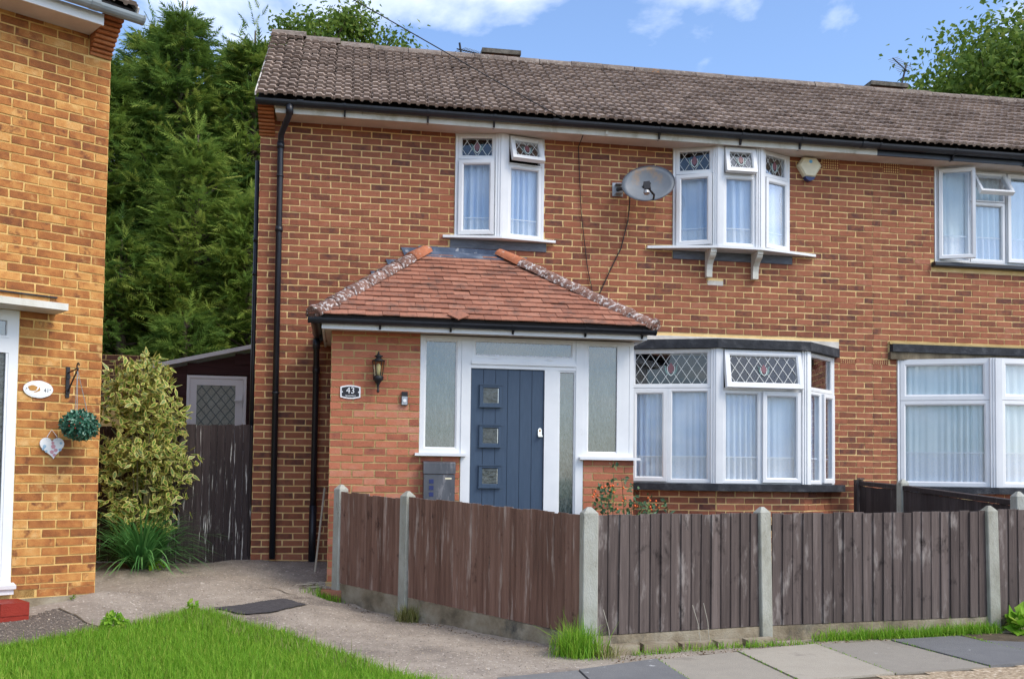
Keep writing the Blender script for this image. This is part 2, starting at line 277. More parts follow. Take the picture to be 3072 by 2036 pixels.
M['anth'] = pm('anthracite_metal', [(0, (.055,.06,.072)), (1, (.10,.105,.12))], scale=4., stretch=(3,3,1), rough=.35, spec=.5, spots=((.28,.27,.28), .58, .78, 5., (4,4,1)))
M['cream'] = flat('cream_plastic', (.68,.62,.44), .4)
M['bluel'] = flat('blue_lens', (.02,.03,.12), .25)
M['bdot'] = flat('light_blue_dot', (.15,.42,.72), .4)
M['lampg'] = glass('lantern_glass', (.85,.8,.6), 1.)
M['bulb'] = flat('bulb_white', (.80,.78,.66), .4)
M['terra'] = flat('air_brick_red', (.26,.06,.035), .85)
M['chim'] = pm('chimney_slab', [(0, (.06,.055,.045)), (1, (.2,.18,.15))], scale=14., rough=.95, bump=.6, spots=((.5,.25,.03), .66, .75, 6.))
M['cable'] = flat('black_cable', (.012,.012,.014), .6)
M['chain'] = flat('chain_metal', (.45,.44,.40), .35, metal=.7)
M['cerw'] = pm('white_ceramic', [(0, (.74,.75,.77)), (1, (.82,.83,.84))], scale=5., rough=.25, spec=.5)
M['ink'] = flat('black_ink', (.02,.02,.025), .5)
M['ochre'] = flat('ochre_print', (.45,.22,.05), .5)
M['pinkp'] = flat('pink_print', (.62,.30,.34), .5)
M['bluep'] = flat('blue_print', (.30,.45,.58), .5)
M['pole'] = flat('grey_pole', (.36,.33,.27), .7)
M['bwall'] = pm('old_brick_wall', [(0, (.05,.022,.018)), (1, (.12,.05,.035))], scale=6., rnd=.6, rough=.95, bump=.4)
def dish_mat():
    mt = pm('grey_mesh_dish', [(0, (.15,.17,.195)), (1, (.21,.235,.26))], scale=4., rough=.5, spec=.4, spots=((.38,.24,.12), .55, .70, 3.4))
    t = mt.node_tree; b = t.nodes['Principled BSDF']; tr = nn_(t, 'ShaderNodeBsdfTransparent')
    ms = nn_(t, 'ShaderNodeMixShader', {0: .12, 1: b.outputs[0], 2: tr.outputs[0]}); t.links.new(ms.outputs[0], t.nodes['Material Output'].inputs[0]); return mt
M['dish'] = dish_mat()
# ---------------------------------------------------------------- ground
CP = np.array([(-1.09,-2.33,.27),(-1.33,-2.6,.21),(-1.42,-2.95,.125),(-1.6,-3.03,.12),(-2.6,-3.6,.12),(0,0,.345),(.5,0,.33),(.85,-1.2,.22),(.55,-1.75,.16),(.38,-1.46,.19),(1.0,-1.5,.05),(1.3,-1.95,.02),(1.6,-2.4,0),(2.28,-3.28,0),(2.83,-4.1,0),(4.39,-3.75,.0),(5.4,-3.65,.01),(6.53,-3.6,.03),
    (2.1,-5,0),(4,-5,0),(5.3,-5,0),(3,-4.6,0),(-1.32,-3.97,.07),(-.79,-3.4,.09),(-.41,-2.84,.12),(-.18,-2.57,.135),(-.03,-2.7,.13),(.2,-2.72,.11),(.69,-2.18,.12),(.47,-2.0,.155),(.476,-3.33,.07),(.95,-4.15,.03),(1.44,-4.94,0),(1.2,-3.2,.03),(-1.25,-2.76,.16),(-.86,-3.2,.10),(-.3,-1.2,.27),(-.75,.1,.30),(-1.1,-.35,.30),
    (2,-1,.10),(3.5,-2.6,.08),(5,-2,.12),(-2,-6.5,0),(-1.6,-4.33,.05),(0,-8,-.03),(5,-8,-.03),(8,-6,0),(7,-2,.14),(8,-4,.04),(11,-3,.1),(-1,4,.33),(-4,2,.33),(9,2,.35),(-4,-8,.0),(10,-9,-.05),(6.2,-4.5,0),(8,-5,0)])
def gz(x, y):
    x = np.asarray(x, float); y = np.asarray(y, float)
    d2 = (x[..., None]-CP[:, 0])**2+(y[..., None]-CP[:, 1])**2+.02
    w = d2**-1.7; return (w*CP[:, 2]).sum(-1)/w.sum(-1)
def g1(x, y): return float(gz(np.array([x]), np.array([y]))[0])
def inpoly(x, y, P):
    c = np.zeros(np.shape(x), bool); n = len(P); j = n-1
    for i in range(n):
        xi, yi = P[i]; xj, yj = P[j]
        c ^= ((yi > y) != (yj > y)) & (x < (xj-xi)*(y-yi)/(yj-yi+1e-12)+xi); j = i
    return c
def sheet(name, x0, x1, y0, y1, st, dz, mat, poly=None, kind='structure', jit=0., thick=0):
    xs = np.arange(x0, x1+st/2, st); ys = np.arange(y0, y1+st/2, st); X, Y = np.meshgrid(xs, ys)
    Z = gz(X, Y)+dz+(rng.normal(0, jit, X.shape) if jit else 0)
    nx = len(xs); V = np.stack([X, Y, Z], -1).reshape(-1, 3)
    i, j = np.meshgrid(np.arange(nx-1), np.arange(len(ys)-1)); a = (j*nx+i).ravel(); F = np.stack([a, a+1, a+1+nx, a+nx], -1)
    if poly is not None:
        c = V[F].mean(1); F = F[inpoly(c[:, 0], c[:, 1], poly)]
        us = np.unique(F); mpp = np.zeros(len(V), int); mpp[us] = np.arange(len(us)); V = V[us]; F = mpp[F]
    return tag(npmesh(name, V, F, mat, smooth=True), kind=kind)
MB().add([(-900,-900,-.6),(900,-900,-.6),(900,900,-.6),(-900,900,-.6)], [(0,1,2,3)]).build('ground', M['far'])['kind'] = 'structure'
MB().add([(-60,-60,-.35),(70,-60,-.35),(70,60,-.35),(-60,60,-.35)], [(0,1,2,3)]).build('ground', M['soil'])['kind'] = 'structure'
sheet('path', -7, 14, -12, 8, .1, 0, M['path'], jit=.002)
# pebbled tarmac strip on the near side of the neighbouring door, and the garden bed behind the fence
sheet('tarmac_apron', -4.2, -.4, -6.2, -2.6, .04, .005, M['asph'], [(-1.30,-2.72),(-.84,-3.24),(-.95,-3.7),(-2,-5),(-4,-6),(-4,-3.6),(-1.75,-3.1)])
sheet('garden_bed', .9, 7.2, -4.1, 0, .05, .012, M['soil'], [(1.0,-1.3),(4,-1.3),(4,-.1),(7.1,-.1),(7.1,-3.4),(6.5,-3.5),(4.4,-3.66),(2.85,-3.98),(1.65,-2.3)], jit=.006)
LAWN = [(-1.75,-4.5),(-1.30,-4.10),(-1.02,-3.80),(-.80,-3.58),(-.60,-3.30),(-.40,-3.03),(-.26,-2.82),(-.15,-2.74),(-.04,-2.84),(.13,-3.04),(.30,-3.22),(.52,-3.50),(.75,-3.80),(.95,-4.18),(1.18,-4.56),(1.42,-4.95),(1.9,-5.7),(2.3,-6.6),(2.4,-7.6),(-3,-7.6),(-2.8,-6.4),(-2.3,-5.2)]
sheet('lawn_soil', -3.2, 2.6, -7.7, -2.5, .05, .016, M['soil'], LAWN)
def blades(name, P, h, hs, mat, lean=.35, w=.0035, parent=None, seed=1, kind='stuff', zoff=0., zfun=gz, curl=.5):
    """grass blades: one bent strip each (2 quads)"""
    r = np.random.default_rng(seed); n = len(P); P = np.asarray(P, float)
    z = zfun(P[:, 0], P[:, 1])+zoff if P.shape[1] == 2 else P[:, 2]
    az = r.random(n)*2*PI; H = np.clip(r.normal(h, hs, n), h*.3, h*2.2); L = np.abs(r.normal(0, lean, n))
    d = np.stack([np.cos(az), np.sin(az)], -1); az2 = az+PI/2+r.normal(0, .5, n); s = np.stack([np.cos(az2), np.sin(az2)], -1)*(w*(.7+.6*r.random(n)))[:, None]
    V = np.zeros((n, 6, 3))
    for k, (t, ws) in enumerate(((0, 1.), (.55, .85), (1., .12))):
        c = P[:, :2]+d*(H*L*(t**1.8))[:, None]; zz_ = z+H*(t-curl*L*t*t*.6)
        V[:, 2*k, :2] = c-s*ws; V[:, 2*k+1, :2] = c+s*ws; V[:, 2*k, 2] = V[:, 2*k+1, 2] = zz_
    F = np.array([(0,1,3,2),(2,3,5,4)]); F = (F[None]+6*np.arange(n)[:, None, None]).reshape(-1, 4)
    o = npmesh(name, V.reshape(-1, 3), F, mat, parent, attr=np.repeat(r.random(n), 2), smooth=True)
    return tag(o, kind=kind) if kind else o
def scatter(poly, dens, r):
    P = np.array(poly); lo = P.min(0); hi = P.max(0); n = int(dens*np.prod(hi-lo))
    q = lo+(hi-lo)*r.random((n, 2)); return q[inpoly(q[:, 0], q[:, 1], poly)]
r_ = np.random.default_rng(3)
q = scatter([p for p in LAWN if p[1] > -6.7], 19000, r_)
nz = np.sin(q[:, 0]*3.1+1)*np.cos(q[:, 1]*2.7)+.6*np.sin(q[:, 0]*7+q[:, 1]*5)
q = q[r_.random(len(q)) < .72+.2*nz]
tag(blades('lawn_grass', q, .062, .024, M['grass'], lean=.6, w=.0023, seed=4), 'bright green lawn of short uneven grass in the left foreground', 'lawn')
q = scatter(LAWN[:16]+[(1.3,-5.1),(-.2,-3.4)], 500, r_)
tag(blades('long_lawn_stalks', q, .095, .03, M['drygrass'], lean=.55, w=.0022, seed=5), 'longer pale stalks standing up through the lawn', 'grass stalks')
# ---------------------------------------------------------------- pavement slabs
pav = sheet('pavement', 1.9, 9.5, -6.9, -3.6, .1, .004, M['soil'], [(2.1,-5.1),(2.8,-4.68),(3.75,-4.3),(4.68,-4),(6.2,-3.74),(9.3,-3.6),(9.3,-6.8),(2.2,-6.8)])
JX = [1.98, 2.56, 3.215, 3.925, 4.68, 5.37, 6.08, 6.80, 7.52, 8.24]
def backy(x): return float(np.interp(x, [1.9,2.56,3.2,3.92,4.68,5.4,6.14,8.3], [-5.05,-4.84,-4.51,-4.24,-3.99,-3.88,-3.73,-3.6]))
def fronty(x): return float(np.interp(x, [1.9, 4.0, 4.69, 5.3, 6.0, 8.3], [-5.62, -5.32, -5.17, -5.03, -4.86, -4.55]))
for i in range(len(JX)-1):
    a, b = JX[i]+.006, JX[i+1]-.006; sk = .02-.04*(i > 3)
    P = [(a, backy(a)-.01), (b, backy(b)-.01), (b-(.02 if i < 4 else -.10), fronty(b)), (a-(.02 if i < 5 else -.10), fronty(a))]
    t = [.0, .006, -.004, .003, .0, .008, .002, .004, 0][i]
    mb = MB(); mb.prism(P, -.04, .018+t, ax='z')
    mb.build('paving_slab', M['slabd'] if i in (1, 5, 6, 0) else M['slab'], pav)
agg = sheet('road_edge', 1.2, 9.6, -9.5, -4.5, .1, .008, M['aggr'], [(1.2,-5.75),(4.0,-5.36),(4.69,-5.20),(5.3,-5.06),(6.1,-4.86),(9.5,-4.45),(9.5,-9.4),(1.2,-9.4)])
# broken concrete haunch below the front fence
mb = MB(); r2 = random.Random(5); hx = 2.95
while hx < 4.4:
    w_ = r2.uniform(.12, .3); y0 = np.interp(hx, [2.85, 4.4], [-4.17, -3.80])
    mb.prism([(hx, y0-.10-r2.random()*.05), (hx+w_, y0-.075+.23*w_-r2.random()*.04), (hx+w_, y0+.02+.23*w_), (hx, y0+.02)], 0, .045+r2.random()*.02, ax='z'); hx += w_+r2.uniform(.01, .05)
tag(mb.build('kerb_haunch', M['gravel']), 'crumbling strip of old concrete along the foot of the front fence', 'kerb')
mat_ = sheet('rubber_mat', -.2, .9, -3, -1.7, .02, .012, M['rubber'], [(-.10,-2.45),(.47,-2.01),(.70,-2.18),(.58,-2.40),(.42,-2.62),(.20,-2.73),(.06,-2.62)], kind=None)
tag(mat_, 'dark grey ribbed rubber mat lying flat on the concrete path', 'mat')
for (a, b, w_) in (((-1.28,-2.70), (-.82,-3.25), .008), ((.30,-1.40), (.58,-1.78), .006), ((.47,-1.99), (.75,-1.84), .006)):
    pts = [(a[0]+(b[0]-a[0])*t/8, a[1]+(b[1]-a[1])*t/8) for t in range(9)]
    mb = MB(); vs_ = []; nx_, ny_ = b[1]-a[1], a[0]-b[0]; l_ = math.hypot(nx_, ny_); nx_ /= l_; ny_ /= l_
    for (x, y) in pts:
        jx = r2.uniform(-.006, .006)
        for s_ in (-1, 1): vs_.append((x+nx_*(jx+s_*w_), y+ny_*(jx+s_*w_), g1(x, y)+.0085))
    mb.add(vs_, [(2*k, 2*k+1, 2*k+3, 2*k+2) for k in range(8)]); tag(mb.build('path_crack', M['soil']), kind='structure')
# ---------------------------------------------------------------- walls of brick
BV = []
def brick_variants(mat):
    out = []
    for k in range(6):
        rr = np.random.default_rng(40+k); mb = MB(); mb.box(-.105, .105, 0, .05, -.0305, .0305)
        V = np.array(mb.v)+rr.normal(0, .0021, (8, 3))*np.array([1, .25, 1]); mb.v = [tuple(p) for p in V]
        me = bpy.data.meshes.new('brick'); me.from_pydata(mb.v, [], mb.f[:1]+mb.f[1:4]+mb.f[5:]); me.materials.append(mat); me.update(); out.append(me)
    return out
def ivsub(iv, a, b):
    o = []
    for (p, q) in iv:
        if b <= p or a >= q: o.append((p, q)); continue
        if a > p: o.append((p, a))
        if b < q: o.append((b, q))
    return o
def brickwork(parent, mat, T, x0, x1, z0, z1, jz, holes=(), nind=0, key=None, phase=0, course=.075, name='brick', rowoff=0., full_at='lo'):
    """stretcher bond on the local plane y=0 (outside is -y) of frame T"""
    var = brick_variants(mat); full = []; cut = []
    k0 = int(math.floor((jz-z1)/course))-1; k1 = int(math.ceil((jz-z0)/course))+1
    rz = T.to_euler().z
    for k in range(k0, k1):
        zt = jz-course*k; zb = zt-course; cz0, cz1 = max(zb+.0065, z0), min(zt-.0065, z1)
        if cz1-cz0 < .012: continue
        iv = [(x0, x1)]
        for (a, b, c, d) in holes:
            if min(d, cz1)-max(c, cz0) > (cz1-cz0)*.35: iv = ivsub(iv, a, b)
        sh = 0 if (k+phase) % 2 == 0 else .1125
        org = x0 if full_at == 'lo' else x1
        n0 = int(math.floor((x0-org-sh)/.225))-1; n1 = int(math.ceil((x1-org-sh)/.225))+1
        for n in range(n0, n1):
            a = org+sh+.225*n+.005; b = a+.215
            for (p, q) in iv:
                aa = max(a, p+(.005 if p > x0 else 0)); bb = min(b, q-(.005 if q < x1 else 0))
                if bb-aa < .02: continue
                if bb-aa > .20 and cz1-cz0 > .06: full.append(((aa+bb)/2, (cz0+cz1)/2))
                else: cut.append((aa, bb, cz0, cz1))
    full.sort(key=key if key else (lambda c: 0))
    for i, (cx, cz) in enumerate(full[:nind]):
        j = random.gauss(0, .0012)
        o = link(name, var[i*7 % 6], parent); o.matrix_basis = T @ Matrix.Translation((cx, j, cz))
    rest = [(cx-.105, cx+.105, g, .05, cz-.0305, cz+.0305) for (cx, cz), g in zip(full[nind:], rng.normal(0, .0012, len(full)))]
    small = [(a, b, g, .05, c, d) for (a, b, c, d), g in zip(cut, rng.normal(0, .0012, len(cut)))]
    ni = max(0, nind-len(full))
    if len(rest)+len(small): boxes('brick_courses', rest+small, mat, parent, T, jit=.002)
    return len(full)
def wall_sheet(name, mat, T, x0, x1, z0, z1, holes, parent, y=.006, th=.24):
    """mortar body with openings and reveals"""
    xs = sorted({x0, x1, *[min(max(h[0], x0), x1) for h in holes], *[min(max(h[1], x0), x1) for h in holes]})
    zs = sorted({z0, z1, *[min(max(h[2], z0), z1) for h in holes], *[min(max(h[3], z0), z1) for h in holes]})
    solid = lambda i, j: 0 <= i < len(xs)-1 and 0 <= j < len(zs)-1 and not any(h[0] <= (xs[i]+xs[i+1])/2 <= h[1] and h[2] <= (zs[j]+zs[j+1])/2 <= h[3] for h in holes)
    mb = MB(T); yb = y+th
    for i in range(len(xs)-1):
        for j in range(len(zs)-1):
            if not solid(i, j): continue
            a, b, c, d = xs[i], xs[i+1], zs[j], zs[j+1]
            mb.add([(a,y,c),(b,y,c),(b,y,d),(a,y,d)], [(0,1,2,3)]); mb.add([(a,yb,c),(b,yb,c),(b,yb,d),(a,yb,d)], [(3,2,1,0)])
            if not solid(i-1, j): mb.add([(a,y,c),(a,y,d),(a,yb,d),(a,yb,c)], [(0,1,2,3)])
            if not solid(i+1, j): mb.add([(b,y,c),(b,yb,c),(b,yb,d),(b,y,d)], [(0,1,2,3)])
            if not solid(i, j-1): mb.add([(a,y,c),(a,yb,c),(b,yb,c),(b,y,c)], [(0,1,2,3)])
            if not solid(i, j+1): mb.add([(a,y,d),(b,y,d),(b,yb,d),(a,yb,d)], [(0,1,2,3)])
    return mb.build(name, mat, parent)
CAMV = Vector(CAM)
def camdist(T): return lambda c: (T @ Vector((c[0], 0, c[1]))-CAMV).length

# ---------------------------------------------------------------- window kit
def facet(a, b, y=None):
    """frame with x along a->b (plan points), -y outwards, origin at a"""
    d = math.atan2(b[1]-a[1], b[0]-a[0]); return Matrix.Translation((a[0], a[1], 0)) @ Matrix.Rotation(d, 4, 'Z'), math.hypot(b[0]-a[0], b[1]-a[1])
def lattice(mb, u0, u1, z0, z1, n, d, w=.0026, ang=1.5, gap=None):
    """diamond leading clipped to the pane"""
    W_, H_ = u1-u0, z1-z0; st = W_/n
    for s_ in (1, -1):
        k = -12
        while k < n+12:
            p = u0+st*(k+.5); k += 1
            pts = []
            # line u = p + s*t/ang , z=z0+t
            t0, t1 = 0., H_
            ua = lambda t: p+s_*t/ang
            lo, hi = (t0, t1)
            for lim in (u0, u1):
                tt = (lim-p)*s_*ang
                if s_ > 0:
                    if lim == u0: lo = max(lo, tt)
                    else: hi = min(hi, tt)
                else:
                    if lim == u0: hi = min(hi, tt)
                    else: lo = max(lo, tt)
            if hi-lo < .01: continue
            a = Vector((ua(lo), 0, z0+lo)); b = Vector((ua(hi), 0, z0+hi)); dv = (b-a).normalized(); nv = Vector((-dv.z, 0, dv.x))*w
            P = [a-nv, b-nv, b+nv, a+nv]; mb.prism([(v.x, v.z) for v in P], d-.003+.0006*s_, d)
def tulip(mb, u, z, h, d):
    mb.mi = 0; w = h*.2
    P = [(u, z-h*.32), (u+w*.75, z-h*.14), (u+w, z+.03*h), (u+w*.7, z+h*.18), (u, z+h*.40), (u-w*.7, z+h*.18), (u-w, z+.03*h), (u-w*.75, z-h*.14)]
    mb.prism(P, d-.0065, d-.0045)
    mb.mi = 1
    for s_ in (-1, 1):
        Q = [(0, -.40), (.24, -.26), (.40, -.02), (.40, .16), (.62, .28), (.46, .10), (.50, -.06), (.36, -.30), (.12, -.44)]
        Q = [(u+s_*a*h*.8, z+b*h) for a, b in Q]; mb.prism(Q if s_ > 0 else Q[::-1], d-.0065, d-.0045)
    mb.mi = 2
    for s_ in (-1, 1):
        L_ = [(0, -.46), (.22, -.28), (.30, -.02), (.28, .16)]
        for (a, b), (c, e) in zip(L_, L_[1:]):
            A = Vector((u+s_*a*h*.8, 0, z+b*h)); B = Vector((u+s_*c*h*.8, 0, z+e*h)); dv = (B-A).normalized(); nv = Vector((-dv.z, 0, dv.x))*.0035
            mb.prism([(v.x, v.z) for v in (A-nv, B-nv, B+nv, A+nv)], d-.0075, d-.0045)
    mb.mi = 0
def light(win, T, u0, u1, z0, z1, kind='fixed', lead=0, tul=0, ang=0, w=.045, sw=.055, gmat=None, dep=.03, pane_d=.03):
    """one light of a window in frame T; parts hang under win"""
    g = gmat or M['glass']
    if kind == 'fixed':
        MB(T).ring(u0, u1, z0, z1, w, 0, .07).build('bead', M['white'], win); i = w; T2 = T; dd = pane_d
    else:
        MB(T).ring(u0, u1, z0, z1, .022, .004, .07).build('bead', M['white'], win)
        T2 = T; a0, a1, b0, b1 = u0+.012, u1-.012, z0+.012, z1-.012
        if ang:
            if kind == 'top': H_ = Matrix.Translation((0, -dep+.01, b1)); T2 = T @ H_ @ Matrix.Rotation(R(-ang), 4, 'X') @ H_.inverted()
            elif kind == 'left': H_ = Matrix.Translation((a0, -dep+.01, 0)); T2 = T @ H_ @ Matrix.Rotation(R(-ang), 4, 'Z') @ H_.inverted()
            else: H_ = Matrix.Translation((a1, -dep+.01, 0)); T2 = T @ H_ @ Matrix.Rotation(R(ang), 4, 'Z') @ H_.inverted()
        MB(T2).ring(a0, a1, b0, b1, sw, -dep, .03).build('sash', M['white'], win); i = sw+.012; dd = 0
    p = (u0+i-.004, u1-i+.004, z0+i-.004, z1-i+.004)
    MB(T2).box(p[0], p[1], dd, dd+.006, p[2], p[3]).build('pane', g, win)
    if lead:
        mb = MB(T2); lattice(mb, p[0], p[1], p[2], p[3], lead, dd-.001); mb.build('leading', M['leadw'], win)
        if tul: mb = MB(T2); tulip(mb, (p[0]+p[1])/2, (p[2]+p[3])/2, (p[3]-p[2])*tul, dd-.003); mb.build('tulip_motif', [M['petal'], M['gleaf'], M['leadw']], win)
    return p
CURT = []
def curtain(T, u0, u1, z0, z1, d, label, mat=None, folds=9, amp=.034, seed=0, hem=.18, group=None):
    r = np.random.default_rng(seed); n = 72; us = np.linspace(u0, u1, n); zs = np.linspace(z0, z1, 7)
    ph = np.cumsum(r.random(n)*.5+.75); ph = ph/ph[-1]*folds*2*PI
    A = amp*(.6+.5*np.sin(np.linspace(0, 7, n)+r.random()*6))
    V = []
    for iz, z in enumerate(zs):
        t = iz/6; y = d+A*(1-2*np.abs(np.sin(.5*(ph+.25*math.sin(3*t+seed)))))*(1-.25*t)+.006*np.sin(ph*.37)
        V.append(np.stack([us+.004*np.cos(ph), y, np.full(n, z)], -1))
    V = np.array(V).reshape(-1, 3); i, j = np.meshgrid(np.arange(n-1), np.arange(6)); a = (j*n+i).ravel(); F = np.stack([a, a+1, a+1+n, a+n], -1)
    Vw = V @ np.array(T.to_3x3()).T+np.array(T.translation)
    o = npmesh('net_curtain', Vw, F, mat or M['curtain'], smooth=True); tag(o, label, 'curtain', group)
    # lace hem: a second layer just in front
    V2 = V[:2*n].copy(); V2[n:, 2] = z0+hem; V2[:, 1] -= .006; V2[:n, 2] = z0
    V2 = V2 @ np.array(T.to_3x3()).T+np.array(T.translation); a = np.arange(n-1)
    npmesh('lace_hem', V2, np.stack([a, a+1, a+1+n, a+n], -1), M['lace'], o, smooth=True)
    mb = MB(T); mb.box(u0+.02, u1-.02, d-amp-.016, d-amp-.012, z0+hem, z0+hem+.012).build('lace_band', M['lace'], o)
    return o
def gutter(parent, mat, T, x0, x1, y, z, r=.055, brackets=(), unions=(), cap=True, bh=.10, name='gutter'):
    n = 9; prof = [(y+r*math.cos(PI+PI*k/(n-1)), z+r*math.sin(PI+PI*k/(n-1))) for k in range(n)]
    prof += [(p[0]+(y-p[0])*.09, z+(p[1]-z)*.91) for p in prof[::-1]]
    mb = MB(T); mb.prism(prof, x0, x1, ax='x')
    g = mb.build(name, mat, parent)
    if cap:
        for x in (x0, x1): MB(T).prism([(y+(r+.006)*math.cos(PI+PI*k/8), z+.004+(r+.006)*math.sin(PI+PI*k/8)) for k in range(9)], x-.008, x+.008, ax='x').build('end_cap', mat, g)
    for x in unions:
        MB(T).prism([(y+(r+.009)*math.cos(PI+PI*k/8), z+.006+(r+.009)*math.sin(PI+PI*k/8)) for k in range(9)], x-.035, x+.035, ax='x').build('union', mat, g)
    for x in brackets:
        mb = MB(T); mb.prism([(y+(r+.006)*math.cos(PI+PI*k/8), z+.003+(r+.006)*math.sin(PI+PI*k/8)) for k in range(9)], x-.014, x+.014, ax='x')
        mb.prism([(y+r*.2, z-r), (y+r+.05, z-.02), (y+r+.05, z-r-bh*.35), (y+r*.7, z-r-bh*.35)], x-.01, x+.01, ax='x'); mb.build('bracket', mat, g)
    return g
def downpipe(parent, mat, pts, r, collars=(), name='downpipe'):
    o = MB().tube(pts, r, 12).build(name, mat, parent, smooth=True)
    for (p, q) in collars: MB().tube([p, q], r*1.22, 12).build('collar', mat, o, smooth=True)
    return o
# ---------------------------------------------------------------- houses of the terrace
XP = 7.425                                  # party line
JZ = 4.9897
EY, EZ, RY, RZ = -.42, 5.385, 1.60, 6.835   # roof: eave and ridge line
PITCHR = math.atan2(RZ-EZ, RY-EY); SLOPE = math.hypot(RZ-EZ, RY-EY)
house = thing('brick_house', (0, 0, .34), 'red brown brick terraced house behind the fence, with blue porch door and tulip windows', 'house', None)
nbh = thing('brick_house', (XP, 0, .34), 'adjoining brick house at the right edge with black fascia and plain white windows', 'house', None)
HM = [(2.20,3.25,4.06,5.30), (4.83,6.32,4.06,5.30), (3.9,6.9,1.25,2.80)]
HN = [(8.265,10.9,4.05,5.30), (7.745,11.2,1.24,2.80)]
wall_sheet('wall', M['mortar'], I4, 0, XP, .0, 5.3, HM, house)
wall_sheet('wall', M['mortar'], I4, XP, 11.6, .0, 5.3, HN, nbh)
BH = HM+[(2.16,3.29,3.925,4.06),(4.83,6.36,3.925,4.06),(3.9,6.97,2.8,3.0),(.88,3.96,0,2.85),(4.0,6.84,0,1.25),(1.25,3.4,2.85,3.4),(1.75,2.85,3.4,3.85)]
VENT = [(6.76,6.98,5.14,5.28,4),(7.57,7.79,5.14,5.28,4),(6.985,7.195,2.735,2.80,2),(7.42,7.63,2.735,2.80,2)]
BH += [v[:4] for v in VENT[:1]]+[VENT[2][:4]]; BHN = HN+[(7.63,11.3,2.80,3.04),(8.22,11,3.985,4.06),VENT[1][:4],VENT[3][:4]]
PALE = (5.27,5.475,3.625,3.69)
BH.append(PALE)
def vis(c):
    x, z = c; d = camdist(I4)(c)
    return d + (50 if z > 5.2 or (z < 1.0 and x > .6) else 0)
brickwork(house, M['brick'], I4, 0, XP, .30, 5.27, JZ, BH, 300, vis)
brickwork(nbh, M['brick'], I4, XP, 11.6, .10, 5.27, JZ, BHN, 300, lambda c: camdist(I4)(c)+(50 if c[0] > 9.7 or c[1] < 1.0 else 0), phase=1)
MB().box(PALE[0]+.004, PALE[1]-.004, -.002, .05, PALE[2]+.004, PALE[3]-.004).build('brick', M['whiter'], house)
for i, (a, b, c, d, rows) in enumerate(VENT):
    h = house if i in (0, 2) else nbh; vt = MB().box(a+.004, b-.004, .03, .06, c+.004, d-.004).build('air_brick', M['tileside'], h); mb = MB()
    nx = 7
    for k in range(nx+1): x = a+.006+(b-a-.012)*k/nx; mb.box(x-.0038, x+.0038, -.001, .03, c+.004, d-.004)
    for k in range(rows+1): z = c+.007+(d-c-.014)*k/rows; mb.box(a+.002, b-.002, .0, .029, z-.0042, z+.0042)
    mb.build('grille', M['terra'], vt)
TS = Matrix.Rotation(R(-90), 4, 'Z')
wall_sheet('side_wall', M['mortar'], TS, -3.2, -.052, 0, 5.36, [], house); brickwork(house, M['brick'], TS, -3.2, -.054, .3, 5.3, JZ, (), 0, phase=1)
mb = MB(); mb.prism([(.0, 5.34), (3.2, 5.34), (1.6, 6.65)], .008, .2, ax='x'); mb.box(.01, XP, 3.15, 3.35, 0, 5.4); mb.build('back_wall', M['mortar'], house)
mb = MB(); mb.box(XP, 11.6, 3.15, 3.35, 0, 5.4); mb.box(11.6, 11.8, .02, 3.3, 0, 5.4); mb.build('back_wall', M['mortar'], nbh)
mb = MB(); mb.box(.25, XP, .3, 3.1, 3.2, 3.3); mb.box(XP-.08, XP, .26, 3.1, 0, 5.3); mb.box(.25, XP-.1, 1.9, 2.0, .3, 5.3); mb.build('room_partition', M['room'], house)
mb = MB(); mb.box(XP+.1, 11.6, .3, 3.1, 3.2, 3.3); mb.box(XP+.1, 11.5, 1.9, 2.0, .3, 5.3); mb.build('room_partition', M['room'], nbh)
# eaves: soffit, fascia, gutters
for h, a, b, mf in ((house, .18, 7.31, M['whitew']), (nbh, 7.311, 11.7, M['black'])):
    MB().box(a, b, -.295, .0, 5.265, 5.28).build('soffit', M['soffit'], h)
    MB().box(a, b, -.318, -.296, 5.248, 5.36).build('fascia', mf, h)
mb = MB(); mb.box(3.50, 3.95, -.323, -.319, 5.29, 5.33); mb.prism([(3.93,5.26),(3.96,5.37),(3.93,5.38),(3.90,5.26)], -.34, -.324); mb.build('loose_trim', M['whitew'], house)
gutter(house, M['black'], I4, -.02, 7.30, -.375, 5.362, .056, brackets=[.93, 1.85, 2.6, 4.55, 5.55, 6.3], unions=[.45, 3.3], bh=.16)
gutter(nbh, M['black'], I4, 7.305, 11.7, -.375, 5.358, .056, brackets=[8.3, 9.3, 10.3], unions=[7.1], bh=.16)
downpipe(house, M['black'], [(.335,-.375,5.33),(.335,-.375,5.25),(.325,-.34,5.21),(.235,-.12,5.08),(.228,-.075,5.02),(.228,-.07,4.9),(.238,-.07,.36)], .034,
    [((.335,-.375,5.33),(.335,-.375,5.22)), ((.228,-.07,5.0),(.228,-.07,4.93)), ((.229,-.07,4.63),(.229,-.07,4.61)), ((.231,-.07,4.05),(.231,-.07,3.99)), ((.235,-.07,2.2),(.235,-.07,2.18))])
downpipe(house, M['black'], [(-.05,.35,4.9),(-.05,.35,.36)], .03, [((-.05,.35,4.0),(-.05,.35,3.96)), ((-.05,.35,3.6),(-.05,.35,3.57))])
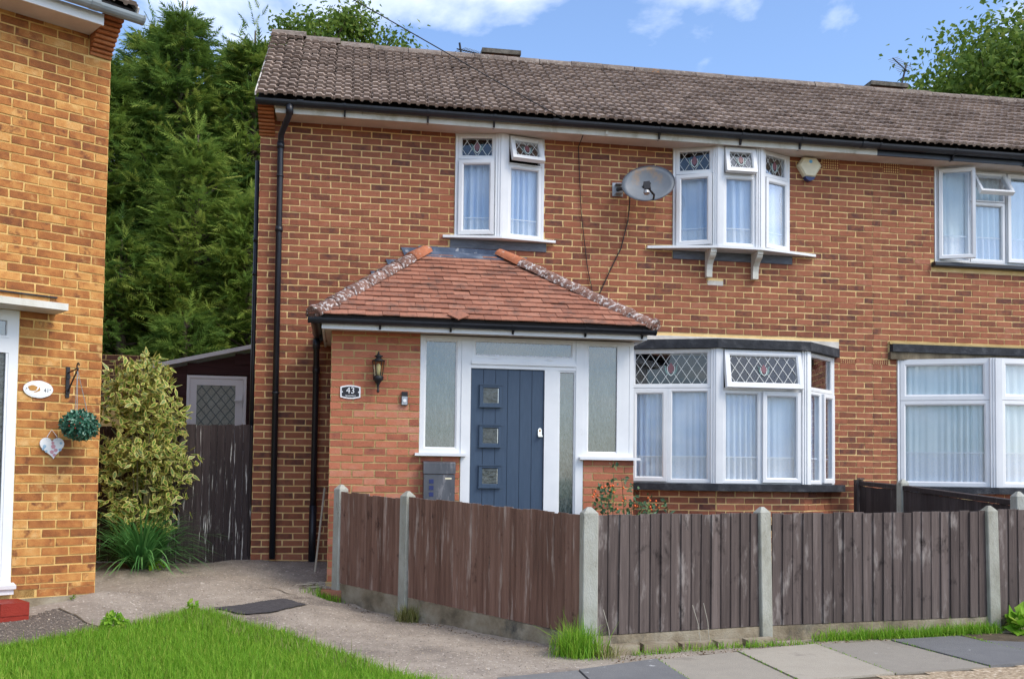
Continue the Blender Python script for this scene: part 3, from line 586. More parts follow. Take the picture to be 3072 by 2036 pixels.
# brick corbel at the corner
def corbel(parent, T, x0, x1, z0, z1, out, n=9):
    c = None
    for k in range(n):
        z = z0+(z1-z0)*k/n; y = -out*((k+1)/n)**1.25; mb = MB(T)
        mb.prism([(y+.006, z), (y, z+.008), (y, z+(z1-z0)/n-.012), (y+.006, z+(z1-z0)/n-.005), (.02, z+(z1-z0)/n-.005), (.02, z)], x0, x1, ax='x'); mb.build('corbel_tile', M['corbel'], parent)
    MB(T).box(x0+.006, x1-.006, -out*.02, .02, z0, z1).build('corbel_bed', M['mortar'], parent)
corbel(house, I4, -.012, .16, 5.085, 5.35, .33)
# roof covering
def rooftile(wt=.206, ln=.222):
    prof = []; p = wt/2
    for i in range(2):
        for a, h in ((0, 0), (.10, 0), (.20, .018), (.74, .018), (.86, 0)): prof.append((p*(i+a), h))
    prof.append((wt-.004, 0)); vs_ = []
    for y, zo in ((0, .044), (ln, .002)):
        for x, h in prof: vs_.append((x, y, h+zo))
    for x, h in prof: vs_.append((x, .005, h+.008))
    n = len(prof); fs = [(i, i+1, n+i+1, n+i) for i in range(n-1)]+[(2*n+i, 2*n+i+1, i+1, i) for i in range(n-1)]
    fs += [(0, n, 2*n), (n-1, 3*n-1, 2*n-1)]
    return vs_, fs
TV, TF = rooftile(); TM = bpy.data.meshes.new('roof_tile'); TM.from_pydata(TV, [], TF); TM.materials.append(M['tile']); TM.update()
def rooftiles(parent, x0, x1, nind, rows=15):
    g = SLOPE/rows; A = Matrix.Translation((0, EY, EZ)) @ Matrix.Rotation(PITCHR, 4, 'X'); L_ = []
    for r in range(rows):
        n = int(round((x1-x0)/.206))
        for i in range(n):
            x = x0+(x1-x0)*i/n+.006*math.sin(r*2.1)
            lift = max(0, random.gauss(0, .003)); ang = random.gauss(0, .008)
            if x0 < .1 and i < 4: lift += random.random()*.012; ang += random.gauss(0, .03)
            lift += .11*max(0, 1-x/1.25)**1.6*(r/rows)**2 if x > -.1 else 0
            Tm = A @ Matrix.Translation((x, r*g+random.gauss(0, .004)-.004, .004+lift+.004*(i % 2))) @ Matrix.Rotation(ang, 4, 'Z') @ Matrix.Rotation(random.gauss(0, .012), 4, 'Y')
            L_.append(((Tm.translation-CAMV).length, Tm))
    L_.sort(key=lambda t: t[0])
    for _, Tm in L_[:nind]: link('roof_tile', TM, parent).matrix_basis = Tm
    rest = L_[nind:]
    if rest:
        V0 = np.array(TV); V = np.concatenate([V0 @ np.array(Tm.to_3x3()).T+np.array(Tm.translation) for _, Tm in rest])
        q = np.array([f if len(f) == 4 else (*f, f[-1]) for f in TF]); q4 = q[:-2]; n = len(V0)
        F = (q4[None]+n*np.arange(len(rest))[:, None, None]).reshape(-1, 4)
        tag(npmesh('roof_tiles', V, F, M['tile'], parent, attr=np.repeat(rng.random(len(rest)), len(q4))), kind='stuff')
for h, a, b in ((house, -.02, XP-.02), (nbh, XP-.02, 11.9)):
    mb = MB(); mb.prism([(EY+.03, EZ-.02), (RY, RZ-.02), (2*RY-EY, EZ-.02), (2*RY-EY, EZ-.06), (RY, RZ-.07), (EY+.03, EZ-.07)], a+.012, b, ax='x'); mb.build('roof_deck', M['tileside'], h)
    rooftiles(h, a, b, 300)
    n = int(round((b-a)/.44))
    for i in range(n):
        x = a+(b-a)*i/n; l = (b-a)/n-.008; mb = MB(); k = 7; up_ = .10*max(0, 1-x/1.25)**1.6; P = [(RY+.13*math.cos(PI*j/k), RZ-.035+up_+(.105)*math.sin(PI*j/k)) for j in range(k+1)]
        mb.prism([(p[0]+random.gauss(0, .004), p[1]+random.gauss(0, .003)) for p in P], x, x+l, ax='x'); mb.build('ridge_tile', M['ridge'], h)
mb = MB(); mb.prism([(EY-.01, EZ+.0), (RY, RZ+.0), (RY, RZ+.045), (EY-.01, EZ+.045)], -.034, -.021, ax='x'); mb.build('verge_mortar', M['whiter'], house)
for h, a, b in ((house, 2.72, 3.25), (nbh, 8.36, 8.94)):
    mb = MB(); mb.box(a+.05, b-.05, 1.74, 2.2, 6.5, 6.985); c = mb.build('chimney_stack', M['brick'], h)
    MB().box(a, b, 1.68, 2.25, 6.986, 7.045).build('chimney_slab', M['chim'], c)

# ---- first-floor windows of the middle house
def winpart(parent, name, pts, z0, z1, posts=True, pw=.075):
    mb = MB()
    for i, p in enumerate(pts[1:-1]): 
        a0 = math.atan2(pts[i+1][1]-pts[i][1], pts[i+1][0]-pts[i][0]); a1 = math.atan2(pts[i+2][1]-p[1], pts[i+2][0]-p[0])
        T = Matrix.Translation((p[0], p[1], 0)) @ Matrix.Rotation((a0+a1)/2, 4, 'Z')
        mb.box(-pw*.62, pw*.62, -.022, .05, z0-.0, z1, T); mb.box(-pw*.25, pw*.25, -.034, -.0225, z0, z1, T)
        mb.box(-pw, -pw*.63, -.010, .05, z0, z1, T); mb.box(pw*.63, pw, -.010, .05, z0, z1, T)
    for i in range(len(pts)-1):
        T, l = facet(pts[i], pts[i+1]); mb.box(-.01, l+.01, .008, .066, z1-.002, z1+.006, T); mb.box(-.01, l+.01, .008, .066, z0-.004, z0+.002, T)
    for p, s_ in ((pts[0], 1), (pts[-1], -1)): mb.box(p[0]-.002*s_, p[0]+.028*s_, p[1]-.006, p[1]+.07, z0, z1)
    return mb.build(name, M['white'], parent)
def strip(parent, name, mat, pts, off, z0, z1, back=.02, ext=0, n=1):
    """horizontal slab following plan polyline pts, pushed out by off"""
    P = []
    for i, p in enumerate(pts):
        q0 = pts[max(i-1, 0)]; q1 = pts[min(i+1, len(pts)-1)]; a = math.atan2(q1[1]-q0[1], q1[0]-q0[0]); P.append((p[0]+off*math.sin(a), p[1]-off*math.cos(a)))
    if ext: P[0] = (P[0][0]-ext, min(P[0][1], back-.02)); P[-1] = (P[-1][0]+ext, min(P[-1][1], back-.02))
    poly = P+[(P[-1][0], back), (P[0][0], back)]
    return MB().prism(poly, z0, z1, ax='z').build(name, mat, parent)
w1p = [(2.205,-.005), (2.735,-.10), (3.25,-.005)]
w1 = winpart(house, 'oriel_window', w1p, 4.062, 5.262)
Ta, la = facet(w1p[0], w1p[1]); Tb, lb = facet(w1p[1], w1p[2])
light(w1, Ta, .03, la-.075, 4.965, 5.258, lead=3, tul=.72); light(w1, Ta, .03, la-.075, 4.065, 4.96, 'left', ang=4)
light(w1, Tb, .075, lb-.03, 4.925, 5.258, 'top', ang=22, lead=3, tul=.72); light(w1, Tb, .075, lb-.03, 4.065, 4.92)
strip(w1, 'sill', M['white'], w1p, .05, 4.032, 4.060, ext=.13)
MB().box(2.155, 3.285, -.014, .02, 3.928, 4.03).build('apron', M['leadgrey'], w1)
curtain(Ta, .05, la-.05, 4.10, 4.94, .085, 'net curtain behind the left light of the two light upstairs window', seed=1, folds=5)
curtain(Tb, .05, lb-.05, 4.10, 4.94, .085, 'net curtain behind the right light of the two light upstairs window', seed=2, folds=6)
w2p = [(4.835,-.005), (5.325,-.21), (5.855,-.21), (6.32,-.005)]
w2 = winpart(house, 'oriel_window', w2p, 4.062, 5.262, pw=.062)
F2 = [facet(w2p[i], w2p[i+1]) for i in range(3)]
light(w2, F2[0][0], .03, F2[0][1]-.062, 4.945, 5.258, lead=3, tul=.72); light(w2, F2[0][0], .03, F2[0][1]-.062, 4.065, 4.94, 'left', ang=4)
light(w2, F2[1][0], .062, F2[1][1]-.062, 4.925, 5.258, 'top', ang=13, lead=3, tul=.72); light(w2, F2[1][0], .062, F2[1][1]-.062, 4.065, 4.92)
light(w2, F2[2][0], .062, F2[2][1]-.03, 4.945, 5.258, lead=3, tul=.72); light(w2, F2[2][0], .062, F2[2][1]-.03, 4.065, 4.94, 'right')
strip(w2, 'sill', M['white'], w2p, .045, 4.030, 4.060, ext=.31)
MB().box(4.835, 6.355, -.014, .02, 3.928, 4.028).build('apron', M['leadgrey'], w2)
for x in (5.27, 5.855):
    P = [(-.015, 3.715), (-.075, 3.715), (-.078, 3.80), (-.092, 3.86), (-.13, 3.91), (-.185, 3.945), (-.20, 3.965), (-.20, 3.985), (-.215, 3.985), (-.215, 4.029), (-.015, 4.029)]
    MB().prism(P, x-.036, x+.036, ax='x').build('bracket', M['whitew'], w2)
for i, t in enumerate(('left', 'middle', 'right')):
    curtain(F2[i][0], .05, F2[i][1]-.05, 4.10, 4.93, .085, f'net curtain behind the {t} light of the three sided upstairs oriel window', seed=5+i, folds=4)
# ---- ground floor bay of the middle house
bp = [(4.27,-.145), (5.205,-.50), (6.30,-.50), (6.90,-.01)]
bw = winpart(house, 'bay_window', bp, 1.25, 2.80, pw=.068)
FB = [facet(bp[i], bp[i+1]) for i in range(3)]
T, l = FB[0]; light(bw, T, .02, l-.068, 2.35, 2.795, lead=7, tul=.5); light(bw, T, .02, .02+(l-.09)*.47, 1.255, 2.345, 'right'); light(bw, T, .02+(l-.09)*.47, l-.068, 1.255, 2.345)
T, l = FB[1]; light(bw, T, .068, l-.068, 2.33, 2.795, 'top', ang=11, lead=7, tul=.5, sw=.062); light(bw, T, .068, .068+(l-.136)*.49, 1.255, 2.325); light(bw, T, .068+(l-.136)*.49, l-.068, 1.255, 2.325, 'right')
T, l = FB[2]; light(bw, T, .068, l-.03, 2.35, 2.795); light(bw, T, .068, l*.54, 1.255, 2.345); light(bw, T, l*.54, l-.03, 1.255, 2.345, 'right')
bpo = [(3.93,-.015)]+bp
strip(bw, 'canopy', M['blackc'], bpo, .075, 2.802, 2.905, back=-.004)
strip(bw, 'sill', M['blackc'], bpo, .085, 1.165, 1.247, back=-.004, ext=.06)
MB().box(3.9, 6.965, -.012, .02, 2.90, 3.0).build('lintel', M['whiter'], house)
for i in range(len(bpo)-1):
    T, l = facet(bpo[i], bpo[i+1]); d = Matrix.Translation((0, .03, 0)); mb = MB(T @ d); mb.box(.01, l-.01, .006, .12, 0, 1.166); mb.build('bay_base', M['mortar'], bw)
    brickwork(bw, M['brick'], T @ d, .012, l-.012, .05, 1.165, 1.165, (), 999, phase=i)
curtain(FB[0][0], .03, FB[0][1]-.06, 1.29, 2.31, .085, 'blue white net curtain behind the left facet of the ground floor bay', seed=11, folds=13, hem=.26)
curtain(FB[1][0], .06, FB[1][1]-.06, 1.29, 2.30, .085, 'blue white net curtain behind the front facet of the ground floor bay', seed=12, folds=14, hem=.26)
curtain(FB[2][0], .06, FB[2][1]-.05, 1.29, 2.31, .085, 'blue white net curtain behind the narrow side facet of the ground floor bay', seed=13, folds=6, hem=.26)
# ---- neighbour's windows
np_ = [(7.75,-.008), (8.745,-.50), (10.3,-.50), (11.2,-.01)]
nw = winpart(nbh, 'bay_window', np_, 1.24, 2.80, pw=.07)
FN = [facet(np_[i], np_[i+1]) for i in range(3)]
for (T, l), a, b in zip(FN, (.03, .07, .07), (.07, .07, .03)):
    light(nw, T, a, l-b, 2.30, 2.795, w=.07); light(nw, T, a, l-b, 1.245, 2.295, w=.06)
for i, t in enumerate(('left', 'front')): curtain(FN[i][0], .05, FN[i][1]-.05, 1.29, 2.76, .09, f'pale net curtain behind the {t} facet of the bay at the right edge', M['curtain2'], seed=21+i, folds=14, hem=.36)
MB().box(7.63, 11.3, -.055, .02, 2.805, 2.895).build('lintel', M['blackst'], nbh)
MB().box(7.65, 11.3, -.075, .02, 2.897, 2.995).build('lintel_flashing', M['blackc'], nbh)
MB().box(7.635, 11.3, -.03, .02, 2.997, 3.03).build('lintel_mortar', M['mortarp'], nbh)
strip(nw, 'sill', M['blackc'], np_, .07, 1.16, 1.238, back=-.004, ext=.04)
for i in range(3):
    T, l = FN[i]; d = Matrix.Translation((0, .03, 0)); MB(T @ d).box(.01, l-.01, .006, .12, 0, 1.16).build('bay_base', M['mortar'], nw)
    brickwork(nw, M['brick'], T @ d, .012, l-.012, .05, 1.16, 1.165, (), 0, phase=i)
T = Matrix.Translation((0, -.004, 0)); uw = MB(T).ring(8.268, 10.88, 4.05, 5.268, .03, -.002, .07).build('casement_window', M['white'], nbh)
light(uw, T, 8.30, 8.75, 4.08, 5.24, 'left', ang=24, dep=.03, sw=.048); light(uw, T, 8.76, 9.245, 4.86, 5.24, 'top', ang=33, sw=.045); light(uw, T, 8.76, 9.245, 4.08, 4.85)
light(uw, T, 9.26, 9.78, 4.08, 5.24, 'right', sw=.05); light(uw, T, 9.79, 10.3, 4.08, 5.24); light(uw, T, 10.31, 10.85, 4.08, 5.24)
MB().prism([(-.075, 3.99), (-.085, 4.0), (-.085, 4.035), (-.075, 4.048), (.02, 4.048), (.02, 3.99)], 8.222, 10.95, ax='x').build('sill', M['black'], uw)
curtain(T, 8.32, 9.26, 4.10, 5.23, .085, 'pale net curtain behind the open casement of the upstairs window at the right edge', M['curtain2'], seed=31, folds=11, hem=.3)
curtain(T, 9.28, 10.8, 4.10, 5.23, .085, 'pale net curtain right of the open casement in the upstairs window at the right edge', M['curtain2'], seed=32, folds=15, hem=.3)
# ---------------------------------------------------------------- porch
PY, PX0, PX1 = -1.27, .85, 3.99
porch = thing('porch', (2.4, -1.27, .2), 'orange red brick porch with hipped clay tile roof and slate blue front door', 'porch')
TPf = Matrix.Translation((0, PY, 0))
PH = [(1.74,4.0,1.50,2.75), (2.16,3.45,.0,2.75)]
wall_sheet('wall', M['mortarp'], TPf, PX0, 2.16, 0, 2.74, [(1.74,4.1,1.50,2.75)], porch, th=.2); wall_sheet('wall', M['mortarp'], TPf, 3.45, PX1, 0, 1.5, [], porch, th=.2)
PJ = 2.620
brickwork(porch, M['brickp'], TPf, PX0, PX1, .24, 2.735, PJ, PH, 300, camdist(TPf), phase=1)
MB().box(.80, 1.02, -1.50, -1.29, .0, .175).build('corner_step', M['redtile'], porch)
MB(TPf).box(PX0-.012, PX1-.5, -.004, .05, .0, .235).build('plinth', M['mortarp'], porch)
TPl = Matrix.Translation((PX0, PY, 0)) @ Matrix.Rotation(R(-90), 4, 'Z'); TPr = Matrix.Translation((PX1, PY, 0)) @ Matrix.Rotation(R(90), 4, 'Z')
wall_sheet('side_wall', M['mortarp'], TPl, -1.27, -.052, 0, 2.74, [], porch, th=.1); brickwork(porch, M['brickp'], TPl, -1.26, -.055, .2, 2.735, PJ, (), 0)
wall_sheet('side_wall', M['mortarp'], TPr, .052, 1.26, 0, 1.5, [], porch, th=.03); brickwork(porch, M['brickp'], TPr, .055, 1.0, .2, 1.48, PJ, (), 0)
MB().box(3.955, 3.99, PY+.085, -.02, 1.5, 2.735).build('corner_trim', M['white'], porch)
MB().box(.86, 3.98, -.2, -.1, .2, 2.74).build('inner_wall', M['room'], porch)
# glazed screen
TS_ = Matrix.Translation((0, PY+.012, 0))
scr = MB(TS_).box(2.165, 2.262, -.012, .07, .18, 2.725).box(3.365, 3.445, -.012, .07, .18, 2.725).box(2.263, 3.364, -.010, .07, 2.405, 2.50).box(3.032, 3.178, -.010, .07, .18, 2.404).box(2.263, 3.364, -.026, -.0105, 2.445, 2.475).build('door_frame', M['white'], porch)
for a, b in ((2.50, 2.54), (3.07, 3.11)): MB(TS_).box(a, b, -.03, -.0265, 2.505, 2.52).build('trickle_vent', M['white'], scr)
MB(TS_).ring(2.262, 3.366, 2.50, 2.726, .05, 0, .06).build('fanlight_frame', M['white'], scr)
MB(TS_).box(2.30, 3.33, .02, .026, 2.53, 2.70).build('pane', M['frost'], scr)
MB(TS_).ring(3.178, 3.366, .19, 2.404, .022, 0, .06).build('sidelight_frame', M['white'], scr)
MB(TS_).box(3.19, 3.355, .02, .026, .2, 2.39).build('pane', M['frost'], scr)
for (a, b, c) in ((1.742, 2.166, 1.527), (3.447, 3.988, 1.512)):
    w = MB(TS_).ring(a, b, c, 2.726, .062 if a < 2 else .058, -.004, .07).build('side_window', M['white'], porch)
    MB(TS_).box(a+.05, b-.05 if a < 2 else b-.15, .02, .026, c+.05, 2.68).build('pane', M['frost'], w)
    if a > 2: MB(TS_).box(b-.18, b-.05, -.003, .05, c+.04, 2.70).build('mullion', M['white'], w)
    MB(TS_).box(a-.045, (b+.05 if a < 2 else b+.06), -.075, .02, c-.03, c-.002).build('sill', M['white'], w)
door = MB(TS_).box(2.266, 3.029, .022, .06, .2, 2.402).build('door', M['door'], porch)
npl = 6; pw_ = (3.029-2.266)/npl
for k in range(npl): MB(TS_).box(2.266+pw_*k+.0025, 2.266+pw_*(k+1)-.0025, .012, .0215, .2, 2.402).build('door_plank', M['door'], door)
for zb in (2.01, 1.598, 1.183, .768):
    f = MB(TS_).ring(2.355, 2.585, zb, zb+.232, .042, -.012, .02, ch=.016).build('door_light', M['door'], door)
    MB(TS_).box(2.390, 2.55, -.001, .004, zb+.035, zb+.197).build('pane', M['dglass'], f)
    MB(TS_).box(2.545, 2.55, -.004, -.0015, zb+.04, zb+.19).build('bead', M['chrome'], f)
    MB(TS_).box(2.345, 2.595, -.02, -.0125, zb+.222, zb+.236).build('hood', M['door'], f)
    MB(TS_).box(2.347, 2.593, -.02, -.0125, zb-.006, zb+.006).build('foot_bead', M['door'], f)
lk = MB(TS_).prism([(2.988+.02*math.cos(a), 1.775+.028*math.sin(a)) for a in np.linspace(0, PI, 9)]+[(2.968, 1.715), (3.008, 1.715)], -.006, .012).build('lock', M['chrome'], door)
MB(TS_).box(2.968, 3.012, -.03, -.007, 1.712, 1.728).build('pull', M['chrome'], lk); MB(TS_).prism([(2.988+.009*math.cos(a), 1.775+.014*math.sin(a)) for a in np.linspace(0, 2*PI, 9)[:-1]], -.010, -.0065).build('keyhole', M['ochre'], lk)
MB(TS_).box(2.2, 3.44, -.05, .08, .1, .2).build('threshold', M['conc'], porch)
# porch eaves and roof
ex0, ex1, ey, ez = .67, 4.12, -1.58, 2.845; tx0, tx1, tz = 1.83, 2.78, 3.845
MB().box(.755, 4.06, -1.50, -1.478, 2.722, 2.80).build('fascia', M['white'], porch)
MB().box(.755, .777, -1.477, -.03, 2.722, 2.80).build('fascia', M['white'], porch); MB().box(4.038, 4.06, -1.477, -.03, 2.722, 2.80).build('fascia', M['white'], porch)
MB().box(.78, 4.037, -1.476, -.02, 2.738, 2.746).build('soffit', M['soffit'], porch)
gutter(porch, M['black'], I4, .63, 4.13, -1.545, 2.815, .05, brackets=[1.32, 2.02, 2.65, 3.4, 4.0], unions=[.72], bh=.1)
TGl = Matrix.Translation((.69, 0, 0)) @ Matrix.Rotation(R(-90), 4, 'Z'); gutter(porch, M['black'], TGl, .06, 1.49, -.0, 2.815, .05, brackets=[.5], bh=.1)
downpipe(porch, M['black'], [(.675,-.35,2.77),(.675,-.33,2.70),(.672,-.12,2.55),(.67,-.075,2.45),(.668,-.075,.33)], .034, [((.675,-.345,2.76),(.675,-.34,2.66)),((.67,-.075,2.5),(.67,-.075,2.42)),((.668,-.075,.95),(.668,-.075,.33))])
def clip(poly, a, b):
    """keep the left side of the line a->b"""
    o = []; sd = lambda p: (b[0]-a[0])*(p[1]-a[1])-(b[1]-a[1])*(p[0]-a[0])
    for i in range(len(poly)):
        p, q = poly[i], poly[(i+1) % len(poly)]; sp_, sq = sd(p), sd(q)
        if sp_ >= 0: o.append(p)
        if sp_*sq < 0: t = sp_/(sp_-sq); o.append((p[0]+(q[0]-p[0])*t, p[1]+(q[1]-p[1])*t))
    return o
def plain_roof(parent, A, B, C, D, rows, indiv=True, tw=.168):
    """tiled slope: eave A->B, top D->C"""
    A, B, C, D = map(Vector, (A, B, C, D)); u = (B-A).normalized(); n = u.cross(D-A).normalized()
    if n.z < 0: n = -n
    v = n.cross(u); T = Matrix((u, v, n)).transposed().to_4x4(); T.translation = A; Ti = T.inverted()
    a, b, c, d = [(Ti @ p)[:2] for p in (A, B, C, D)]; H_ = max(c[1], d[1]); g = H_/rows
    MB(T).prism([a, b, c, d], -.04, -.004, ax='z').build('roof_deck', M['tileside'], parent)
    shared = {}; rest = []
    for r in range(rows):
        sh = (.5 if r % 2 else 0)*tw; nmax = int((b[0]-a[0])/tw)+2
        for i in range(-1, nmax):
            x = i*tw+sh; y0 = r*g-.018; P = [(x+.0015, y0), (x+tw-.0015, y0), (x+tw-.0015, y0+g+.03), (x+.0015, y0+g+.03)]
            if rr_.random() < .0 and 2 < r < rows-2 and indiv: continue
            Q = P
            if abs(d[0]-a[0]) > .01: Q = clip(Q, (d[0], d[1]), (a[0]-.0, a[1]))
            else: Q = clip(Q, (a[0], 9), (a[0], -9))
            if Q and abs(c[0]-b[0]) > .01: Q = clip(Q, (b[0], b[1]), (c[0], c[1]))
            elif Q: Q = clip(Q, (b[0], -9), (b[0], 9))
            Q = clip(Q, (9, H_+.01), (-9, H_+.01)) if Q else Q
            if len(Q) < 3: continue
            full = len(Q) == 4 and abs((Q[1][0]-Q[0][0])-(tw-.003)) < 1e-4 and abs(Q[2][1]-Q[1][1]-(g+.03)) < 1e-4
            dz = rr_.gauss(0, .0018); dy = rr_.gauss(0, .003)-(.035 if rr_.random() < .012 and indiv else 0); tilt = rr_.gauss(0, .008)
            vs_ = []; m = len(Q)
            for (x_, y_) in Q: zt = .018*(1-(y_-y0)/(g+.03)); vs_.append((x_-x, y_-y0, zt+.011))
            for (x_, y_) in Q: zt = .018*(1-(y_-y0)/(g+.03)); vs_.append((x_-x, y_-y0, zt))
            fs = [tuple(range(m)), tuple(range(2*m-1, m-1, -1))]+[(k, m+k, m+(k+1) % m, (k+1) % m) for k in range(m)]
            Tm = T @ Matrix.Translation((x, y0+dy, dz)) @ Matrix.Rotation(tilt, 4, 'Z')
            if indiv:
                key = 'f' if full else None
                me = shared.get(key) if key else None
                if me is None:
                    me = bpy.data.meshes.new('clay_tile'); me.from_pydata(vs_, [], fs); me.materials.append(M['redtile']); me.update()
                    if key: shared[key] = me
                link('clay_tile', me, parent).matrix_basis = Tm
            else: rest.append((vs_, fs, Tm))
    if rest:
        mb = MB()
        for vs_, fs, Tm in rest: mb.add(vs_, fs, Tm)
        tag(mb.build('clay_tiles', M['redtile'], parent), kind='stuff')
    return T
rr_ = random.Random(12)
Tpr = plain_roof(porch, (ex0, ey, ez), (ex1, ey, ez), (tx1, -.02, tz), (tx0, -.02, tz), 15)
plain_roof(porch, (ex0, -.02, ez), (ex0, ey, ez), (tx0, -.02, tz), (tx0, -.02, tz), 15, False)
plain_roof(porch, (ex1, ey, ez), (ex1, -.02, ez), (tx1, -.02, tz), (tx1, -.02, tz), 15, False)
def hipline(a, b, n):
    a, b = Vector(a), Vector(b); d = (b-a).normalized(); s_ = d.cross(zz).normalized(); w_ = s_.cross(d)
    for i in range(n):
        p, q = a+(b-a)*(i/n)-d*.02, a+(b-a)*((i+1)/n)+d*.03; mb = MB(); vs_ = []; k = 9; r0, r1 = .098, .082
        for c_, r in ((p, r0), (q, r1), (p, r0-.016)):
            for j in range(k): an = PI*j/(k-1); vs_.append(c_+s_*math.cos(an)*r+w_*(math.sin(an)*r*.95-.032+rr_.gauss(0, .002)))
        fs = [(j, j+1, k+j+1, k+j) for j in range(k-1)]+[(2*k+j, 2*k+j+1, j+1, j) for j in range(k-1)]
        mb.add(vs_, fs).build('hip_tile', M['hiptop'] if i == n-1 else M['hip'], porch, smooth=True)
    MB().tube([a-d*.025+w_*.005, a+d*.02+w_*.005], .07, 10).build('hip_mortar', M['hip'], porch)
hipline((ex0+.01, ey+.01, ez+.02), (tx0+.03, -.06, tz+.03), 7)
hipline((ex1-.01, ey+.01, ez+.02), (tx1-.03, -.06, tz+.03), 7)
# slipped and loose tiles on the front slope
for (u, v, an) in ((1.42, .0, .72),):
    MB().box(-.083, .083, 0, .155, 0, .011).build('clay_tile', M['redtile'], porch).matrix_basis = Tpr @ Matrix.Translation((u+.05, v-.03, .035)) @ Matrix.Rotation(an, 4, 'Z')
MB().prism([(1.80, 3.80), (1.79, 3.925), (2.5, 3.922), (2.84, 3.915), (2.83, 3.80)], -.016, .01).build('flashing', M['lead'], porch)
MB().add([(1.86,-.16,3.775),(2.76,-.16,3.775),(2.76,-.012,3.86),(1.86,-.012,3.86),(1.86,-.16,3.79),(2.76,-.16,3.79),(2.76,-.012,3.872),(1.86,-.012,3.872)], [(0,3,2,1),(4,5,6,7),(0,1,5,4),(2,3,7,6),(1,2,6,5),(3,0,4,7)]).build('flashing_apron', M['lead'], porch)
for i in range(6):
    x = 1.66-.17*i; z = 3.90-.145*i; MB().prism([(x-.07, z), (x+.16, z), (x+.16, z-.17), (x, z-.15)], -.014, .01).build('step_flashing', M['lead'], porch)
for i in range(3):
    x = 2.99+.17*i; z = 3.85-.145*i; MB().prism([(x-.2, z), (x+.07, z), (x, z-.15), (x-.2, z-.17)], -.014, .01).build('step_flashing', M['lead'], porch)

# ---------------------------------------------------------------- house at the left edge
LA = R(33.28); TL = Matrix.Translation((-1.083, -2.332, 0)) @ Matrix.Rotation(LA, 4, 'Z')
lh = thing('brick_house', (-1.083, -2.332, .28), 'yellow brick house filling the left edge, with grey gutter and white door', 'house')
LHH = [(-1.7,-.675,.32,2.60)]
wall_sheet('wall', M['mortarl'], TL, -4.5, 0, 0, 5.25, LHH, lh)
LJ = 4.7936
brickwork(lh, M['brickl'], TL, -4.5, 0, .33, 5.07, LJ, LHH+[(-.19,.01,4.885,5.3)], 300, lambda c: camdist(TL)(c)+(50 if c[0] < -1.05 else 0), full_at='hi', phase=1)
boxes('damp_course_brick', [(-.22,-.005,.0,.05,.262,.325), (-.47,-.232,.004,.05,.262,.322), (-.66,-.49,.006,.05,.262,.322)], M['brickl'], lh, TL, kind=None)
MB(TL).box(-.66, 0, -.012, .05, .0, .255).build('plinth', M['gravel'], lh)
T90 = TL @ Matrix.Rotation(R(90), 4, 'Z'); wall_sheet('side_wall', M['mortarl'], T90, .052, 5, 0, 5.25, [], lh); brickwork(lh, M['brickl'], T90, .055, 5, .3, 5.07, LJ, (), 0)
MB(TL).box(-4.5, 0, 4.8, 5, 0, 5.25).build('back_wall', M['mortarl'], lh); MB(TL).box(-4.6, -4.5, .02, 5, 0, 5.25).build('party_wall', M['mortarl'], lh)
corbel(lh, TL, -.185, -.004, 4.885, 5.165, .28)
MB(TL).box(-4.5, -.19, -.30, .0, 5.052, 5.066).build('soffit', M['soffit'], lh)
MB(TL).box(-4.5, -.188, -.32, -.301, 5.035, 5.13).build('fascia', M['white'], lh)
gutter(lh, M['greyg'], TL, -4.5, .105, -.40, 5.165, .058, unions=[-.30], bh=.08)
mb = MB(TL); mb.prism([(-.42, 5.20), (2.0, 7.0), (4.5, 5.2), (4.5, 5.15), (2.0, 6.94), (-.42, 5.16)], -4.5, .03, ax='x'); mb.build('roof_deck', M['tileside'], lh)
AL = TL @ Matrix.Translation((0, -.44, 5.195)) @ Matrix.Rotation(math.atan2(1.8, 2.42), 4, 'X')
for r in range(3):
    for i in range(12):
        link('roof_tile', TM, lh).matrix_basis = AL @ Matrix.Translation((-.165-.206*i, r*.18, .006+random.random()*.008)) @ Matrix.Rotation(random.gauss(0, .02), 4, 'Z')
MB(AL).box(.035, .05, -.02, 2.9, -.03, .03).build('verge_mortar', M['whiter'], lh)
# canopy, door and step
MB(TL).box(-2.0, -.395, -.30, .0, 2.605, 2.66).build('door_canopy', M['whitew'], lh)
MB(TL).box(-2.0, -.39, -.02, .006, 2.74, 2.752).build('canopy_flashing', M['blackc'], lh)
df = MB(TL).box(-.75, -.677, .0, .08, .34, 2.60).box(-1.7, -.75, .0, .08, 2.25, 2.37).box(-1.7, -.75, .0, .08, 2.53, 2.60).build('door_frame', M['white'], lh)
MB(TL).ring(-1.70, -.751, 2.371, 2.53, .022, -.004, .04).build('fanlight_frame', M['white'], df); MB(TL).box(-1.69, -.76, .02, .026, 2.38, 2.52).build('pane', M['frost'], df)
MB(TL).box(-1.70, -.77, .025, .06, .36, 2.245).build('door', M['dglass'], lh); MB(TL).box(-.769, -.751, .004, .07, .36, 2.248).build('door_edge', M['white'], df)
MB(TL).prism([(-.075, .345), (-.08, .375), (.0, .392), (.05, .392), (.05, .345)], -1.75, -.655, ax='x').build('door_sill', M['white'], lh)
MB(TL).box(-1.74, -.665, -.05, .02, .30, .344).build('sill_packer', M['white'], lh)
st = MB(TL).box(-1.7, -.64, -.36, -.06, .12, .262).build('doorstep', M['redpaint'], lh)
for k in range(5): MB(TL).box(-.638-.215*(k+1)+.004, -.638-.215*k-.002, -.366, -.062, .17, .268).build('step_brick', M['redpaint'], st)
